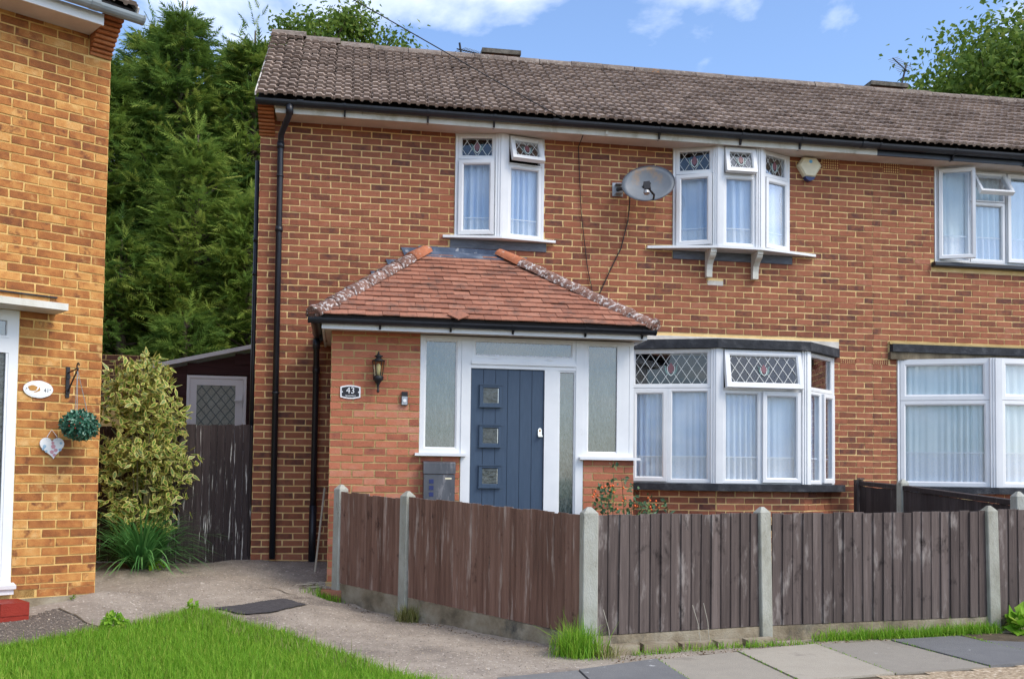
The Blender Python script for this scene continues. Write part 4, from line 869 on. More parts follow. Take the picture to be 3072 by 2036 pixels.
# ---------------------------------------------------------------- fences
def cpost(parent, x, y, z0, zt, ang, w=.052, lean=0., name='post'):
    T = Matrix.Translation((x, y, z0-.15)) @ Matrix.Rotation(lean, 4, 'Y') @ Matrix.Rotation(ang, 4, 'Z'); h = zt-z0+.15; mb = MB(T); c = .006
    P = [(-w, -w+c), (-w+c, -w), (w-c, -w), (w, -w+c), (w, w-c), (w-c, w), (-w+c, w), (-w, w-c)]
    hh = h-.045; vs_ = [(a, b, 0) for a, b in P]+[(a, b, hh) for a, b in P]+[(a*.25, b*.25, h) for a, b in P]
    fs = [(i, (i+1) % 8, 8+(i+1) % 8, 8+i) for i in range(8)]+[(8+i, 8+(i+1) % 8, 16+(i+1) % 8, 16+i) for i in range(8)]+[tuple(range(16, 24)), tuple(range(7, -1, -1))]
    return mb.add(vs_, fs).build(name, M['conc'], parent)
def panel(parent, a, b, za, zb, h, nb, mat, gb=.16, gap=.055, rail=False, seed=0, cap=False):
    """feather-edge boards between plan points a and b; za, zb board feet at both ends"""
    rr = random.Random(seed); ang = math.atan2(b[1]-a[1], b[0]-a[0]); L = math.hypot(b[0]-a[0], b[1]-a[1]); sl = (zb-za)/L
    T = Matrix.Translation((a[0], a[1], 0)) @ Matrix.Rotation(ang, 4, 'Z'); u0, u1 = gap, L-gap; st = (u1-u0)/nb; zf = lambda u: za+sl*u
    for k in range(nb):
        u = u0+st*k; w = st+.014; t0 = rr.uniform(-.004, .004); top = rr.gauss(0, .004); ln = rr.gauss(0, .0025); u2 = min(u+w, u1+.004)
        P = [(u-.0, zf(u)), (u2, zf(u2)), (u2+ln, zf(u2)+h+top), (u+ln, zf(u)+h+top)]
        f0, f1 = -.026+t0, -.012+t0     # thick edge left, thin right: tapered boards overlap
        vs_ = [(P[0][0], f0, P[0][1]), (P[1][0], f1, P[1][1]), (P[2][0], f1, P[2][1]), (P[3][0], f0, P[3][1]), (P[0][0], f0+.014, P[0][1]), (P[1][0], f1+.006, P[1][1]), (P[2][0], f1+.006, P[2][1]), (P[3][0], f0+.014, P[3][1])]
        bb = MB(T).add(vs_, [(0,1,2,3),(7,6,5,4),(0,4,5,1),(1,5,6,2),(2,6,7,3),(3,7,4,0)]); bb.m[4] = 1; bb.m[3] = 1 if rr.random() < .3 else 0; bb.build('board', [mat, M['endgrain']], parent)
    for zr in (.12, h-.14): MB(T).add([(u0, .0, zf(u0)+zr), (u1, .0, zf(u1)+zr), (u1, .0, zf(u1)+zr+.04), (u0, .0, zf(u0)+zr+.04), (u0, .04, zf(u0)+zr), (u1, .04, zf(u1)+zr), (u1, .04, zf(u1)+zr+.04), (u0, .04, zf(u0)+zr+.04)], [(0,1,2,3),(7,6,5,4),(0,4,5,1),(1,5,6,2),(2,6,7,3),(3,7,4,0)]).build('rail', mat, parent)
    if cap: MB(T).add([(u0, -.036, zf(u0)+h+.006), (u1, -.036, zf(u1)+h+.006), (u1, -.036, zf(u1)+h+.055), (u0, -.036, zf(u0)+h+.055), (u0, .03, zf(u0)+h+.006), (u1, .03, zf(u1)+h+.006), (u1, .03, zf(u1)+h+.06), (u0, .03, zf(u0)+h+.06)], [(0,1,2,3),(7,6,5,4),(0,4,5,1),(1,5,6,2),(2,6,7,3),(3,7,4,0)]).build('capping', mat, parent)
    if gb: MB(T).add([(u0, -.022, zf(u0)-gb-.1), (u1, -.022, zf(u1)-gb-.1), (u1, -.022, zf(u1)-.006), (u0, -.022, zf(u0)-.006), (u0, .022, zf(u0)-gb-.1), (u1, .022, zf(u1)-gb-.1), (u1, .022, zf(u1)-.006), (u0, .022, zf(u0)-.006)], [(0,1,2,3),(7,6,5,4),(0,4,5,1),(1,5,6,2),(2,6,7,3),(3,7,4,0)]).build('gravel_board', M['gravel'], parent)
p1, p2, p3, p4, p5, p6 = (.965,-1.42), (1.567,-2.27), (2.82,-4.065), (4.375,-3.71), (6.525,-3.545), (8.5,-3.45)
fl_ = thing('garden_fence', (1.567, -2.27, .1), 'short brown board fence running from the porch to the corner post beside the path', 'fence')
fa = math.atan2(p3[1]-p1[1], p3[0]-p1[0])
cpost(fl_, *p1, .1, 1.20, fa, lean=.008); cpost(fl_, *p2, .09, 1.155, fa, lean=.006)
panel(fl_, p1, p2, .245, .20, .885, 11, M['woodr'], seed=1); panel(fl_, p2, p3, .205, .115, .90, 27, M['woodr'], seed=2, gap=.06)
ff = thing('garden_fence', (4.375, -3.71, .02), 'weathered grey brown board fence along the pavement in front of the bay window', 'fence')
fb = math.atan2(p4[1]-p3[1], p4[0]-p3[0]); fc = math.atan2(p5[1]-p4[1], p5[0]-p4[0])
cpost(ff, *p3, .0, 1.078, .02, w=.058); cpost(ff, *p4, .0, 1.08, fb, w=.052, lean=-.02); cpost(ff, *p5, .04, 1.10, fc, w=.054, lean=-.022); cpost(ff, *p6, .04, 1.11, fc)
panel(ff, p3, p4, .12, .125, .90, 16, M['wood'], seed=3, gap=.062, gb=.12); panel(ff, p4, p5, .125, .155, .90, 22, M['wood'], seed=4, gb=.12); panel(ff, p5, p6, .15, .16, .92, 19, M['wood'], seed=5)
fd = thing('garden_fence', (7.17, -1.08, .15), 'dark brown dividing fence between the two front gardens, capped with a rail', 'fence')
q0, q1, q2 = (7.17,-.12), (7.17,-1.08), (7.17,-3.02)
MB().box(7.12, 7.20, -.16, -.08, .1, 1.315).build('wooden_post', M['wood'], fd); cpost(fd, *q1, .15, 1.325, 0, w=.05); cpost(fd, *q2, .1, 1.22, 0, w=.05); MB().box(7.13, 7.19, -.21, -.15, 1.317, 1.335).build('post_cap', M['wood'], fd)
panel(fd, q0, q1, .22, .18, 1.02, 10, M['woodd'], seed=6, gb=0, cap=True); panel(fd, q1, q2, .18, .06, 1.02, 20, M['woodd'], seed=7, gb=0, cap=True)
# ---------------------------------------------------------------- side gate, shed, wall behind
gate = thing('side_gate', (-.4, .09, .3), 'dark weathered plank gate between the shrub and the corner of the middle house', 'gate')
rr = random.Random(8); gx = -.80; k = 0
while gx < -.03:
    w = rr.uniform(.07, .10); MB().prism([(gx+.002, .30+rr.uniform(0, .03)), (min(gx+w-.002, -.012), .30+rr.uniform(0, .03)), (min(gx+w-.002, -.012), 1.83+rr.uniform(-.008, .012)), (gx+.002, 1.83+rr.uniform(-.008, .012))], .06+rr.uniform(0, .006), .085).build('plank', M['gate'], gate); gx += w
for z in (.55, 1.55): MB().box(-.79, -.03, .086, .12, z, z+.09).build('ledge', M['gate'], gate)
MB().box(-.90, -.815, .03, .12, .25, 1.80).build('gate_post', M['gate'], gate)
bf = thing('garden_fence', (-1.6, .3, .3), 'dark board fence hidden behind the variegated shrub', 'fence')
panel(bf, (-2.9,.9), (-.90,.08), .3, .3, 1.5, 18, M['gate'], gb=0, seed=9)
shed = thing('lean_to_shed', (-.9, 2.5, .3), 'dark brown boarded lean-to with sloping white roof edge behind the gate', 'shed')
ztop = lambda x: np.interp(x, [-1.66, -.02], [2.645, 3.03])
for k in range(19):
    z0 = .3+.145*k; z1 = z0+.147
    xl = -1.60
    if z1 > 2.6: xl = max(-1.60, np.interp(z1+.01, [2.645, 3.03], [-1.66, -.02]))
    if z0 > 2.98 or xl > -.06: continue
    segs = [(xl, -.03)] if z0 > 2.60 else [(xl, -1.095), (-.315, -.03)]
    for a, b in segs:
        if b-a > .05: MB().prism([(2.485, z0), (2.50, z1), (2.52, z1), (2.52, z0)], a, b, ax='x').build('weatherboard', M['shed'], shed)
MB().prism([(-1.60, .3), (-1.095, .3), (-1.095, 2.6), (-.315, 2.6), (-.315, .3), (-.03, .3), (-.03, 2.99), (-1.60, 2.62)], 2.521, 2.55).build('shed_frame', M['shed'], shed)
MB().box(-1.60, -1.57, 2.55, 5.0, .3, 2.6).build('side_wall', M['shed'], shed)
MB().add([(-1.68,2.42,2.64),(-.02,2.42,3.035),(-.02,5,3.035),(-1.68,5,2.64),(-1.68,2.42,2.695),(-.02,2.42,3.09),(-.02,5,3.09),(-1.68,5,2.695)], [(0,3,2,1),(4,5,6,7),(0,1,5,4),(1,2,6,5),(2,3,7,6),(3,0,4,7)]).build('roof', M['white'], shed)
sd = MB().ring(-1.092, -.318, .34, 2.598, .05, 2.455, 2.54).build('door', M['white'], shed)
mb = MB(); mb.box(-1.045, -.965, 2.462, 2.50, .35, 2.55); mb.box(-.462, -.365, 2.462, 2.50, .35, 2.55); mb.box(-.965, -.462, 2.462, 2.50, 2.47, 2.55); mb.box(-.965, -.462, 2.462, 2.50, .35, 1.2); mb.build('door_leaf', M['white'], sd)
MB().box(-.966, -.461, 2.475, 2.482, 1.2, 2.471).build('pane', M['obsc'], sd)
mb = MB(); lattice(mb, -.964, -.463, 1.2, 2.468, 4, 2.474, w=.006, ang=1.25); mb.build('leading', M['leadd'], sd)
mb = MB(); mb.box(-.385, -.365, 2.445, 2.4615, 2.19, 2.36); mb.box(-.47, -.366, 2.42, 2.444, 2.262, 2.282); mb.build('handle', M['white'], sd)
bw2 = thing('garden_wall', (-2.5, 4, .3), 'old dark brick wall glimpsed behind the shrub, left of the shed', 'wall')
Tw = Matrix.Translation((0, 4, 0)); MB().box(-6, -1.95, 4.006, 4.2, .3, 3.01).build('wall_core', M['mortarp'], bw2)
brickwork(bw2, M['bwall'], Tw, -3.6, -1.95, 2.2, 3.01, 3.01, (), 300, camdist(Tw))
MB().tube([(.805,-.88,1.155), (.725,-.93,.30)], .011, 8).build('thin_pole', M['pole']); tag(bpy.data.objects['thin_pole'], 'thin pale pole leaning in the dark gap beside the porch', 'pole')

# ---------------------------------------------------------------- things fixed to the walls
def text(s_, size, T, mat, parent, ext=.0008, name='lettering'):
    c = bpy.data.curves.new('t', 'FONT'); c.body = s_; c.size = size; c.extrude = ext; c.align_x = 'CENTER'; c.align_y = 'CENTER'
    o = bpy.data.objects.new('t', c); COL.objects.link(o); me = bpy.data.meshes.new_from_object(o.evaluated_get(bpy.context.evaluated_depsgraph_get())); bpy.data.objects.remove(o)
    me.name = name; me.materials.clear(); me.materials.append(mat); return link(name, me, parent, T @ Matrix.Rotation(R(90), 4, 'X'))
# satellite dish
sd_ = thing('satellite_dish', (4.17, 0, 4.72), 'grey satellite dish with rusty patch, left of the three sided upstairs window', 'satellite dish')
Td = Matrix.Translation((4.415, -.36, 4.712)) @ Matrix.Rotation(R(-14), 4, 'Z') @ Matrix.Rotation(R(-16), 4, 'X') @ Matrix.Rotation(R(-8), 4, 'Y')
mb = MB(Td); vs_ = []; fs = []; nr, na = 6, 40
for sgn, off in ((1, 0), (-1, .006)):
    for i in range(nr+1):
        for j in range(na):
            r = i/nr; a = 2*PI*j/na; vs_.append((.305*r*math.cos(a), .07*(1-r*r)+off, .228*r*math.sin(a)))
n1 = (nr+1)*na
for i in range(nr):
    for j in range(na): j2 = (j+1) % na; fs.append((i*na+j, i*na+j2, (i+1)*na+j2, (i+1)*na+j)); fs.append((n1+(i+1)*na+j, n1+(i+1)*na+j2, n1+i*na+j2, n1+i*na+j))
for j in range(na): j2 = (j+1) % na; fs.append((nr*na+j, nr*na+j2, n1+nr*na+j2, n1+nr*na+j))
mb.add(vs_, fs).build('reflector', M['dish'], sd_, smooth=True)
rim = [Td @ Vector((.307*math.cos(a), 0, .23*math.sin(a))) for a in np.linspace(0, 2*PI, 41)]
MB().tube(rim, .005, 6, cap=False).build('rim', M['anth'], sd_)
MB().tube([Td @ Vector((.03, .03, -.20)), Td @ Vector((.02, -.14, -.245)), Td @ Vector((-.04, -.25, -.235))], .012, 8).build('arm', M['dark'], sd_)
MB(Td @ Matrix.Translation((-.06, -.26, -.20))).box(-.035, .035, -.03, .04, -.045, .05).build('receiver', M['dark'], sd_)
MB(Td @ Matrix.Translation((-.075, -.25, -.285))).lathe([(.034,0),(.036,.02),(.03,.05)], 12).build('feed_horn', M['metal'], sd_)
for a, b in ((-.05, .02), (.03, .03), (.03, -.12)): MB(Td).box(a-.006, a+.006, .045, .062, b-.006, b+.006).build('bolt', M['dark'], sd_)
mb = MB(); mb.box(4.08, 4.21, -.012, .0, 4.64, 4.80); mb.build('wall_plate', M['metal'], sd_)
MB().tube([(4.145,-.01,4.72), (4.16,-.12,4.70), (4.30,-.20,4.66), (4.40,-.29,4.69)], .022, 10).build('bracket_tube', M['dark'], sd_)
mb = MB(); mb.box(4.11, 4.19, -.09, -.0125, 4.66, 4.67); mb.box(4.11, 4.19, -.09, -.0125, 4.77, 4.78); mb.build('clamp', M['metal'], sd_)
# cables
def cable(pts, r, label, name='cable', n=6):
    o = MB().tube(pts, r, n).build(name, M['cable'], None, smooth=True); return tag(o, label, 'cable')
cable([(3.655,-.28,5.262),(3.66,-.016,5.20),(3.665,-.016,5.08),(3.70,-.016,4.43),(3.78,-.016,3.78),(3.85,-.016,3.46),(3.87,-.05,3.32)], .005, 'thin black cable dropping from the eaves down the wall to the porch roof')
cable([(4.25,-.18,4.66),(4.285,-.03,4.52),(4.27,-.016,4.35),(4.19,-.016,4.02),(4.06,-.016,3.75),(3.93,-.016,3.46),(3.88,-.05,3.33)], .0065, 'black cable curving down the wall from the satellite dish')
cable([(3.475,-.40,5.344),(2.64,-.60,5.645),(1.0,-1.0,6.26),(-1.5,-1.6,7.2)], .006, 'overhead telephone wire rising from the eaves to the upper left', 'telephone_wire')
# alarm box
al = thing('alarm_box', (6.56, 0, 5.1), 'cream six sided burglar alarm box with blue base below the eaves', 'alarm box')
HX = [(6.475, 5.255), (6.645, 5.25), (6.715, 5.155), (6.625, 5.005), (6.495, 5.01), (6.405, 5.15)]
mb = MB(); n = 6; vs_ = [(a, -.005, b) for a, b in HX]+[(a, -.06, b) for a, b in HX]+[(6.56+(a-6.56)*.86, -.085, 5.13+(b-5.13)*.86) for a, b in HX]
mb.add(vs_, [(i, (i+1) % n, n+(i+1) % n, n+i) for i in range(n)]+[(n+i, n+(i+1) % n, 2*n+(i+1) % n, 2*n+i) for i in range(n)]+[tuple(range(2*n, 3*n))]).build('cover', M['cream'], al)
MB().prism([(6.493, 5.012), (6.627, 5.007), (6.60, 4.972), (6.555, 4.958), (6.515, 4.975)], -.075, -.006).build('strobe_lens', M['bluel'], al)
MB().prism([(6.562+.021*math.cos(a), 5.195+.021*math.sin(a)) for a in np.linspace(0, 2*PI, 17)[:-1]], -.089, -.0848).build('badge', M['bdot'], al)
# wall lantern
wl = thing('wall_lantern', (1.317, PY, 2.11), 'black coach lantern on the brick beside the porch window', 'lamp')
c = (1.317, PY-.09, 0); RG = 8
MB().prism([(1.317+.048*math.cos(a), 2.29+.075*math.sin(a)) for a in np.linspace(0, 2*PI, 17)[:-1]], PY-.02, PY-.003).build('back_plate', M['dark'], wl)
MB().lathe([(.004,2.115),(.011,2.122),(.016,2.135),(.008,2.15),(.012,2.19),(.024,2.225),(.05,2.245),(.053,2.28),(.046,2.285)], 12, c).build('stem_cup', M['dark'], wl, smooth=True)
MB().tube([(1.317,PY-.01,2.22),(1.317,PY-.09,2.24)], .012, 8).build('arm', M['dark'], wl)
MB().lathe([(.040,2.286),(.058,2.435)], 6, c).build('glass_shade', M['lampg'], wl)
for k in range(6):
    a = 2*PI*k/6; MB().tube([(c[0]+.041*math.cos(a), c[1]+.041*math.sin(a), 2.285), (c[0]+.060*math.cos(a), c[1]+.060*math.sin(a), 2.437)], .0035, 5).build('glazing_bar', M['dark'], wl)
MB().lathe([(.066,2.432),(.066,2.440),(.034,2.456),(.022,2.468),(.042,2.478),(.044,2.486),(.018,2.498),(.008,2.508),(.011,2.515),(.003,2.53)], 12, c).build('roof', M['dark'], wl, smooth=True)
MB().lathe([(.016,2.29),(.016,2.32),(.021,2.33),(.023,2.385),(.014,2.405),(.004,2.41)], 10, c).build('bulb', M['bulb'], wl, smooth=True)
# number plaques
def barrel(cx, cz, w, h, b, n=8):
    P = [(cx-w+2*w*t/n, cz+h+b*math.sin(PI*t/n)) for t in range(n+1)]; return P[::-1]+[(cx-w+2*w*t/n, cz-h-b*math.sin(PI*t/n)) for t in range(n+1)]
pl = thing('house_number_plaque', (1.046, PY, 2.12), 'black and white plaque numbered 43 left of the wall lantern', 'number plaque')
MB().prism(barrel(1.046, 2.124, .10, .053, .016), PY-.012, PY-.003).build('plate', M['cerw'], pl); MB().prism(barrel(1.046, 2.124, .086, .042, .013), PY-.0135, PY-.0122).build('field', M['ink'], pl)
Tt = lambda x, z, y=PY-.0145: Matrix.Translation((x, y, z))
text('43', .088, Tt(1.046, 2.137), M['cerw'], pl); text('MEADFIELD', .021, Tt(1.046, 2.085), M['cerw'], pl)
for x in (.966, 1.126): MB().prism([(x+.006*math.cos(a), 2.124+.008*math.sin(a)) for a in np.linspace(0, 2*PI, 9)[:-1]], PY-.0155, PY-.0137).build('fixing', M['cerw'], pl)
db = thing('doorbell', (1.587, PY, 2.0), 'slim black and silver video doorbell on the porch brick', 'doorbell')
MB().box(1.556, 1.618, PY-.03, PY-.003, 2.004, 2.14).build('case', M['dark'], db); MB().box(1.559, 1.615, PY-.033, PY-.0305, 2.008, 2.092).build('face', M['metal'], db)
MB().prism([(1.587+.017*math.cos(a), 2.05+.017*math.sin(a)) for a in np.linspace(0, 2*PI, 17)[:-1]], PY-.038, PY-.0335).build('button', M['cerw'], db)
mbx = thing('letter_box', (1.94, PY, .98), 'dark grey metal letter box mounted under the porch window', 'letter box')
MB().box(1.787, 2.10, PY-.11, PY-.003, .99, 1.312).build('body', M['anth'], mbx); MB().prism([(PY-.003, 1.445), (PY-.10, 1.435), (PY-.118, 1.42), (PY-.118, 1.318), (PY-.003, 1.318)], 1.782, 2.105, ax='x').build('flap', M['anth'], mbx)
for z in (1.22, 1.155, 1.09): MB().box(1.84, 1.885, PY-.113, PY-.1105, z, z+.042).build('peephole', M['bluel'], mbx)
MB().box(2.0, 2.065, PY-.113, PY-.1105, 1.262, 1.28).build('name_card', M['cream'], mbx)
# oval plaque, bracket, topiary ball, heart on the left house
def onl(u, z, d): return TL @ Vector((-u, -d, z))
op = thing('house_number_plaque', tuple(onl(.515, 1.97, 0)), 'oval white ceramic plaque numbered 41 beside the left door', 'number plaque')
el = lambda a, b, n=28: [(-.515+a*math.cos(t), 1.97+b*math.sin(t)*(1+.02*math.cos(9*t))) for t in np.linspace(0, 2*PI, n+1)[:-1]]
MB(TL).prism(el(.117, .071), -.010, .0).build('plate', M['cerw'], op); MB(TL).prism(el(.104, .06), -.0125, -.0102).build('field', M['cerw'], op)
text('41', .044, TL @ Matrix.Translation((-.452, -.0135, 1.962)), M['ink'], op)
mb = MB(TL); mb.prism([(-.56+.036*math.cos(t)*(1+.15*math.sin(5*t)), 1.978+.024*math.sin(t)) for t in np.linspace(0, 2*PI, 15)[:-1]], -.0145, -.0126); mb.build('printed_flower', M['ochre'], op)
mb = MB(TL); mb.prism([(-.555, 1.94), (-.53, 1.945), (-.50, 1.96), (-.505, 1.99), (-.52, 1.965)], -.0142, -.0127); mb.build('printed_sprig', M['ochre'], op)
for u in (.607, .423): MB(TL).box(-u-.004, -u+.004, -.0145, -.0126, 1.967, 1.975).build('fixing', M['ink'], op)
br = thing('plant_bracket', tuple(onl(.281, 1.91, 0)), 'black iron hanging bracket on the yellow brick wall', 'bracket')
MB(TL).box(-.297, -.267, -.012, 0, 1.914, 2.175).build('back_bar', M['dark'], br)
TBr = TL @ Matrix.Translation((-.281, 0, 0))
MB(TBr).tube([(0,-.012,2.125),(0,-.12,2.135),(0,-.235,2.15)], .006, 6).build('top_arm', M['dark'], br); MB(TBr).tube([(0,-.012,1.96),(0,-.08,2.02),(0,-.16,2.085),(0,-.24,2.14)], .007, 6).build('brace', M['dark'], br)
MB(TBr).tube([(0,-.235+.025*math.sin(t), 2.165-.025*math.cos(t)) for t in np.linspace(0, 4.6, 10)], .006, 6).build('scroll', M['dark'], br)
for z in (2.09, 1.965): MB(TBr).box(-.016, .016, -.02, -.0125, z-.016, z+.016).build('rivet', M['dark'], br)
def leafset(n, P, D, Nn, ln, wd, seed, fold=.25):
    """pointed leaves: positions, directions, normals -> verts, quads (2 per leaf)"""
    r = np.random.default_rng(seed); D = D/np.linalg.norm(D, axis=1, keepdims=True); S_ = np.cross(D, Nn); S_ /= np.linalg.norm(S_, axis=1, keepdims=True)+1e-9; Nn = np.cross(S_, D)
    l = (ln*(.7+.6*r.random(n)))[:, None]; w = (wd*(.7+.6*r.random(n)))[:, None]
    V = np.stack([P, P+D*l*.45+S_*w+Nn*w*fold, P+D*l, P+D*l*.45-S_*w+Nn*w*fold, P+D*l*.5-Nn*w*fold*.4], 1)
    F = np.array([(0,1,2,4),(0,4,2,3)]); F = (F[None]+5*np.arange(n)[:, None, None]).reshape(-1, 4); return V.reshape(-1, 3), F
def dirs(n, r): d = r.normal(size=(n, 3)); return d/np.linalg.norm(d, axis=1, keepdims=True)
tb = thing('topiary_ball', tuple(onl(.255, 1.56, .235)), 'hanging artificial holly ball with red berries on the left house', 'topiary ball')
cB = np.array(onl(.255, 1.675, .235)); r = np.random.default_rng(9); d = dirs(1500, r); P = cB+d*(.118*np.array([1.15, 1.15, .95]))*(.75+.3*r.random((1500, 1)))
V, F = leafset(1500, P, d*.6+dirs(1500, r)*.7, d, .032, .011, 3); npmesh('leaves', V, F, M['holly'], tb, attr=np.repeat(r.random(1500), 2))
MB().lathe([(.02,-.09),(.085,-.06),(.105,0),(.085,.06),(.02,.09)], 12, tuple(cB)).build('core', M['holly'], tb)
for k in range(26):
    q = cB+dirs(1, r)[0]*np.array([.14, .14, .118]); MB().lathe([(.001,-.006),(.006,0),(.001,.006)], 6, tuple(q)).build('berry', M['berry'], tb)
for k in range(3):
    a = 2*PI*k/3+.4; MB().tube([Vector(onl(.281, 2.135, .225)), Vector(cB)+Vector((.06*math.cos(a), .06*math.sin(a), .10))], .0028, 5).build('chain', M['chain'], tb)
hp = thing('heart_plaque', tuple(onl(.395, 1.385, 0)), 'white heart shaped plaque hung below the bracket on the left house', 'plaque')
H_ = []
for t in np.linspace(0, 2*PI, 33)[:-1]: x = 16*math.sin(t)**3; y = 13*math.cos(t)-5*math.cos(2*t)-2*math.cos(3*t)-math.cos(4*t); H_.append((-.395+x/16*.097+max(0, -y-4)*.0013, 1.500+y/17*.105))
MB(TL).prism(H_[::-1], -.018, -.004).build('heart', M['cerw'], hp)
MB(TL).tube([(-.435,-.010,1.578),(-.398,-.006,1.641),(-.352,-.010,1.58)], .003, 5).build('string', M['cerw'], hp)
for (u, z, s_, m_) in ((.385,1.50,.018,'pinkp'),(.365,1.47,.015,'pinkp'),(.395,1.455,.016,'pinkp'),(.375,1.43,.013,'pinkp'),(.39,1.53,.012,'pinkp'),(.455,1.50,.014,'bluep'),(.465,1.48,.011,'bluep'),(.325,1.53,.011,'bluep'),(.33,1.475,.012,'bluep'),(.44,1.46,.011,'bluep')):
    MB(TL).prism([(-u+s_*math.cos(t)*(1+.3*math.sin(5*t)), z+s_*math.sin(t)) for t in np.linspace(0, 2*PI, 13)[:-1]], -.0195, -.0182).build('printed_flower', M[m_], hp)
for k in range(7): MB(TL).tube([(-.445+.014*k, -.0185, 1.553+.004*(k % 2)), (-.436+.014*k, -.0185, 1.565-.004*(k % 2))], .0014, 4).build('script_stroke', M['bluep'], hp)
# roof aerials
def aerial(x, y, z, h, arm, label, bend=0., tilt=0.):
    t = thing('tv_aerial', (x, y, z), label, 'aerial'); top = Vector((x+bend, y, z+h))
    MB().tube([(x, y, z), (x+bend*.3, y, z+h*.5), top], .014, 6).build('mast', M['dark'], t)
    d = Vector(arm); a0 = top-Vector((0, 0, .09)); MB().tube([a0-d*.12, a0+d], .009, 6).build('boom', M['dark'], t); sv = d.cross(zz).normalized()
    for k in range(9):
        p = a0+d*(.05+.115*k); l = .11-.004*k; MB().tube([p-sv*l-zz*.0, p+sv*l], .004, 5).build('element', M['metal'], t)
    return t
aerial(2.46, 1.75, 6.75, .36, (.30,.25,.07), 'thin television aerial on the ridge left of the near chimney slab', bend=-.04)
aerial(8.84, 1.75, 6.75, .60, (-.36,-.25,.05), 'crooked television aerial on the ridge in front of the right hand tree', bend=.11)
# ---------------------------------------------------------------- trees
def frond():
    T = []
    for j in range(1, 6):
        x = j/6; l = .30*(1-j/9)
        for s_ in (-1, 1): T.append([(x-.06, 0, -.10*x*x), (x+.07, s_*.01, -.10*x*x), (x+.24, s_*l, -.10*(x+.2)**2-.04)])
    T.append([(.74, -.055, -.06), (.74, .055, -.06), (1.15, 0, -.14)]); T.append([(0, -.025, 0), (0, .025, 0), (.9, 0, -.08)])
    return np.array(T)
FR = frond()
def rot_frames(D, r, upw=.6):
    D = D/np.linalg.norm(D, axis=1, keepdims=True); U = r.normal(size=D.shape)*.5+np.array([0, 0, upw]); Y = np.cross(U, D); Y /= np.linalg.norm(Y, axis=1, keepdims=True)+1e-9; return np.stack([D, Y, np.cross(D, Y)], -1)
def conifer(x, y, z0, H, Rd, label, seed, nl=95, ns=46, spray=.36, group='conifers in the row behind the shed'):
    r = np.random.default_rng(seed); t = thing('conifer_tree', (x, y, z0), label, 'tree', group)
    MB().tube([(x, y, z0), (x+.05, y, z0+H*.5), (x, y, z0+H*.97)], [.16, .10, .015], 8).build('trunk', M['bark'], t)
    P = []; D = []; limbs = MB(); CR = []
    for i in range(nl):
        f = (i+.5)/nl; f = f**.9; az = i*2.39996+r.normal(0, .4); rad = Rd*(1-f)**.62*(.62+.55*r.random())+.12
        h = z0+.3+f*(H*.93-.3); out = np.array([math.cos(az), math.sin(az), 0]); rise = rad*(.35+.5*r.random())
        a = np.array([x, y, h]); b = a+out*rad+np.array([0, 0, rise]); m = (a+b)/2-np.array([0, 0, .12*rad])
        limbs.tube([tuple(a), tuple(m), tuple(b)], [.028, .018, .006], 5, cap=False)
        n = int(ns*(.45+.8*(1-f)))
        tt = .45+.60*r.random(n)**.7; q = a[None]*(1-tt)[:, None]**2+2*m[None]*(tt*(1-tt))[:, None]+b[None]*(tt**2)[:, None]
        q = q+r.normal(0, .05+.085*rad, (n, 3))*np.array([1, 1, .55])
        dd = out[None]*(.9)+r.normal(0, .62, (n, 3))*np.array([1, 1, .55])+np.array([0, 0, .12]); P.append(q); D.append(dd); CR.append(np.full(n, r.random()))
    for k in range(10):   # leader shoots
        q = np.array([x, y, z0+H*(.90+.012*k)])+r.normal(0, .06, 3); P.append(q[None]); D.append(np.array([[r.normal(0, .35), r.normal(0, .35), 1.]])); CR.append(np.array([.5]))
    limbs.build('limbs', M['bark'], t)
    P = np.concatenate(P); D = np.concatenate(D); CR = np.concatenate(CR); n = len(P); Rm = rot_frames(D, r); s_ = spray*(.6+.75*r.random(n))
    V = np.einsum('nij,tkj->ntki', Rm, FR)*s_[:, None, None, None]+P[:, None, None]
    k = FR.shape[0]; F = np.arange(n*k*3).reshape(-1, 3)
    tag(npmesh('crown', V.reshape(-1, 3), F, M['con'], t, attr=np.repeat((CR*.45+r.random(n)*.5), k)), kind='stuff'); return t
conifer(-2.35, 9.0, .3, 10.7, 1.75, 'tallest conifer with ragged pointed top between the two houses', 1, nl=190, ns=95, spray=.29)
conifer(-3.75, 8.6, .3, 9.4, 1.6, 'conifer tight against the edge of the yellow brick house', 2, nl=170, ns=90, spray=.29)
conifer(-.95, 9.2, .3, 10.3, 1.6, 'conifer whose thin top rises just left of the roof verge', 3, nl=180, ns=90, spray=.29)
conifer(-1.75, 7.4, .3, 7.4, 1.35, 'shorter pale green conifer in front of the tallest one', 4, nl=150, ns=84, spray=.26)
conifer(-2.9, 6.8, .3, 5.2, 1.3, 'low bushy conifer in front, above the old brick wall', 5, nl=100, ns=90, spray=.26)
conifer(-.75, 6.9, .3, 6.2, 1.2, 'low conifer nearest the side wall of the middle house', 6, nl=110, ns=90, spray=.26)
conifer(-1.65, 5.8, .3, 3.7, .95, 'small feathery conifer standing just above the shed roof', 7, nl=70, ns=80, spray=.26)
conifer(-3.05, 9.6, .3, 9.9, 1.5, 'conifer filling the gap left of the tallest one', 12, nl=130, ns=80, spray=.29)
conifer(-1.6, 9.9, .3, 9.9, 1.5, 'conifer filling the gap right of the tallest one', 13, nl=130, ns=80, spray=.29)
conifer(.9, 10.5, .3, 8.9, 1.7, 'conifer hidden mostly behind the roof of the middle house', 8, nl=80, ns=50)
conifer(-5.6, 9.5, .3, 9.6, 1.9, 'conifer hidden behind the yellow brick house', 9, nl=90, ns=60)
conifer(-3.3, 11.2, .3, 11.2, 2.1, 'dark conifer of the back row seen through gaps', 10, nl=150, ns=80, spray=.32)
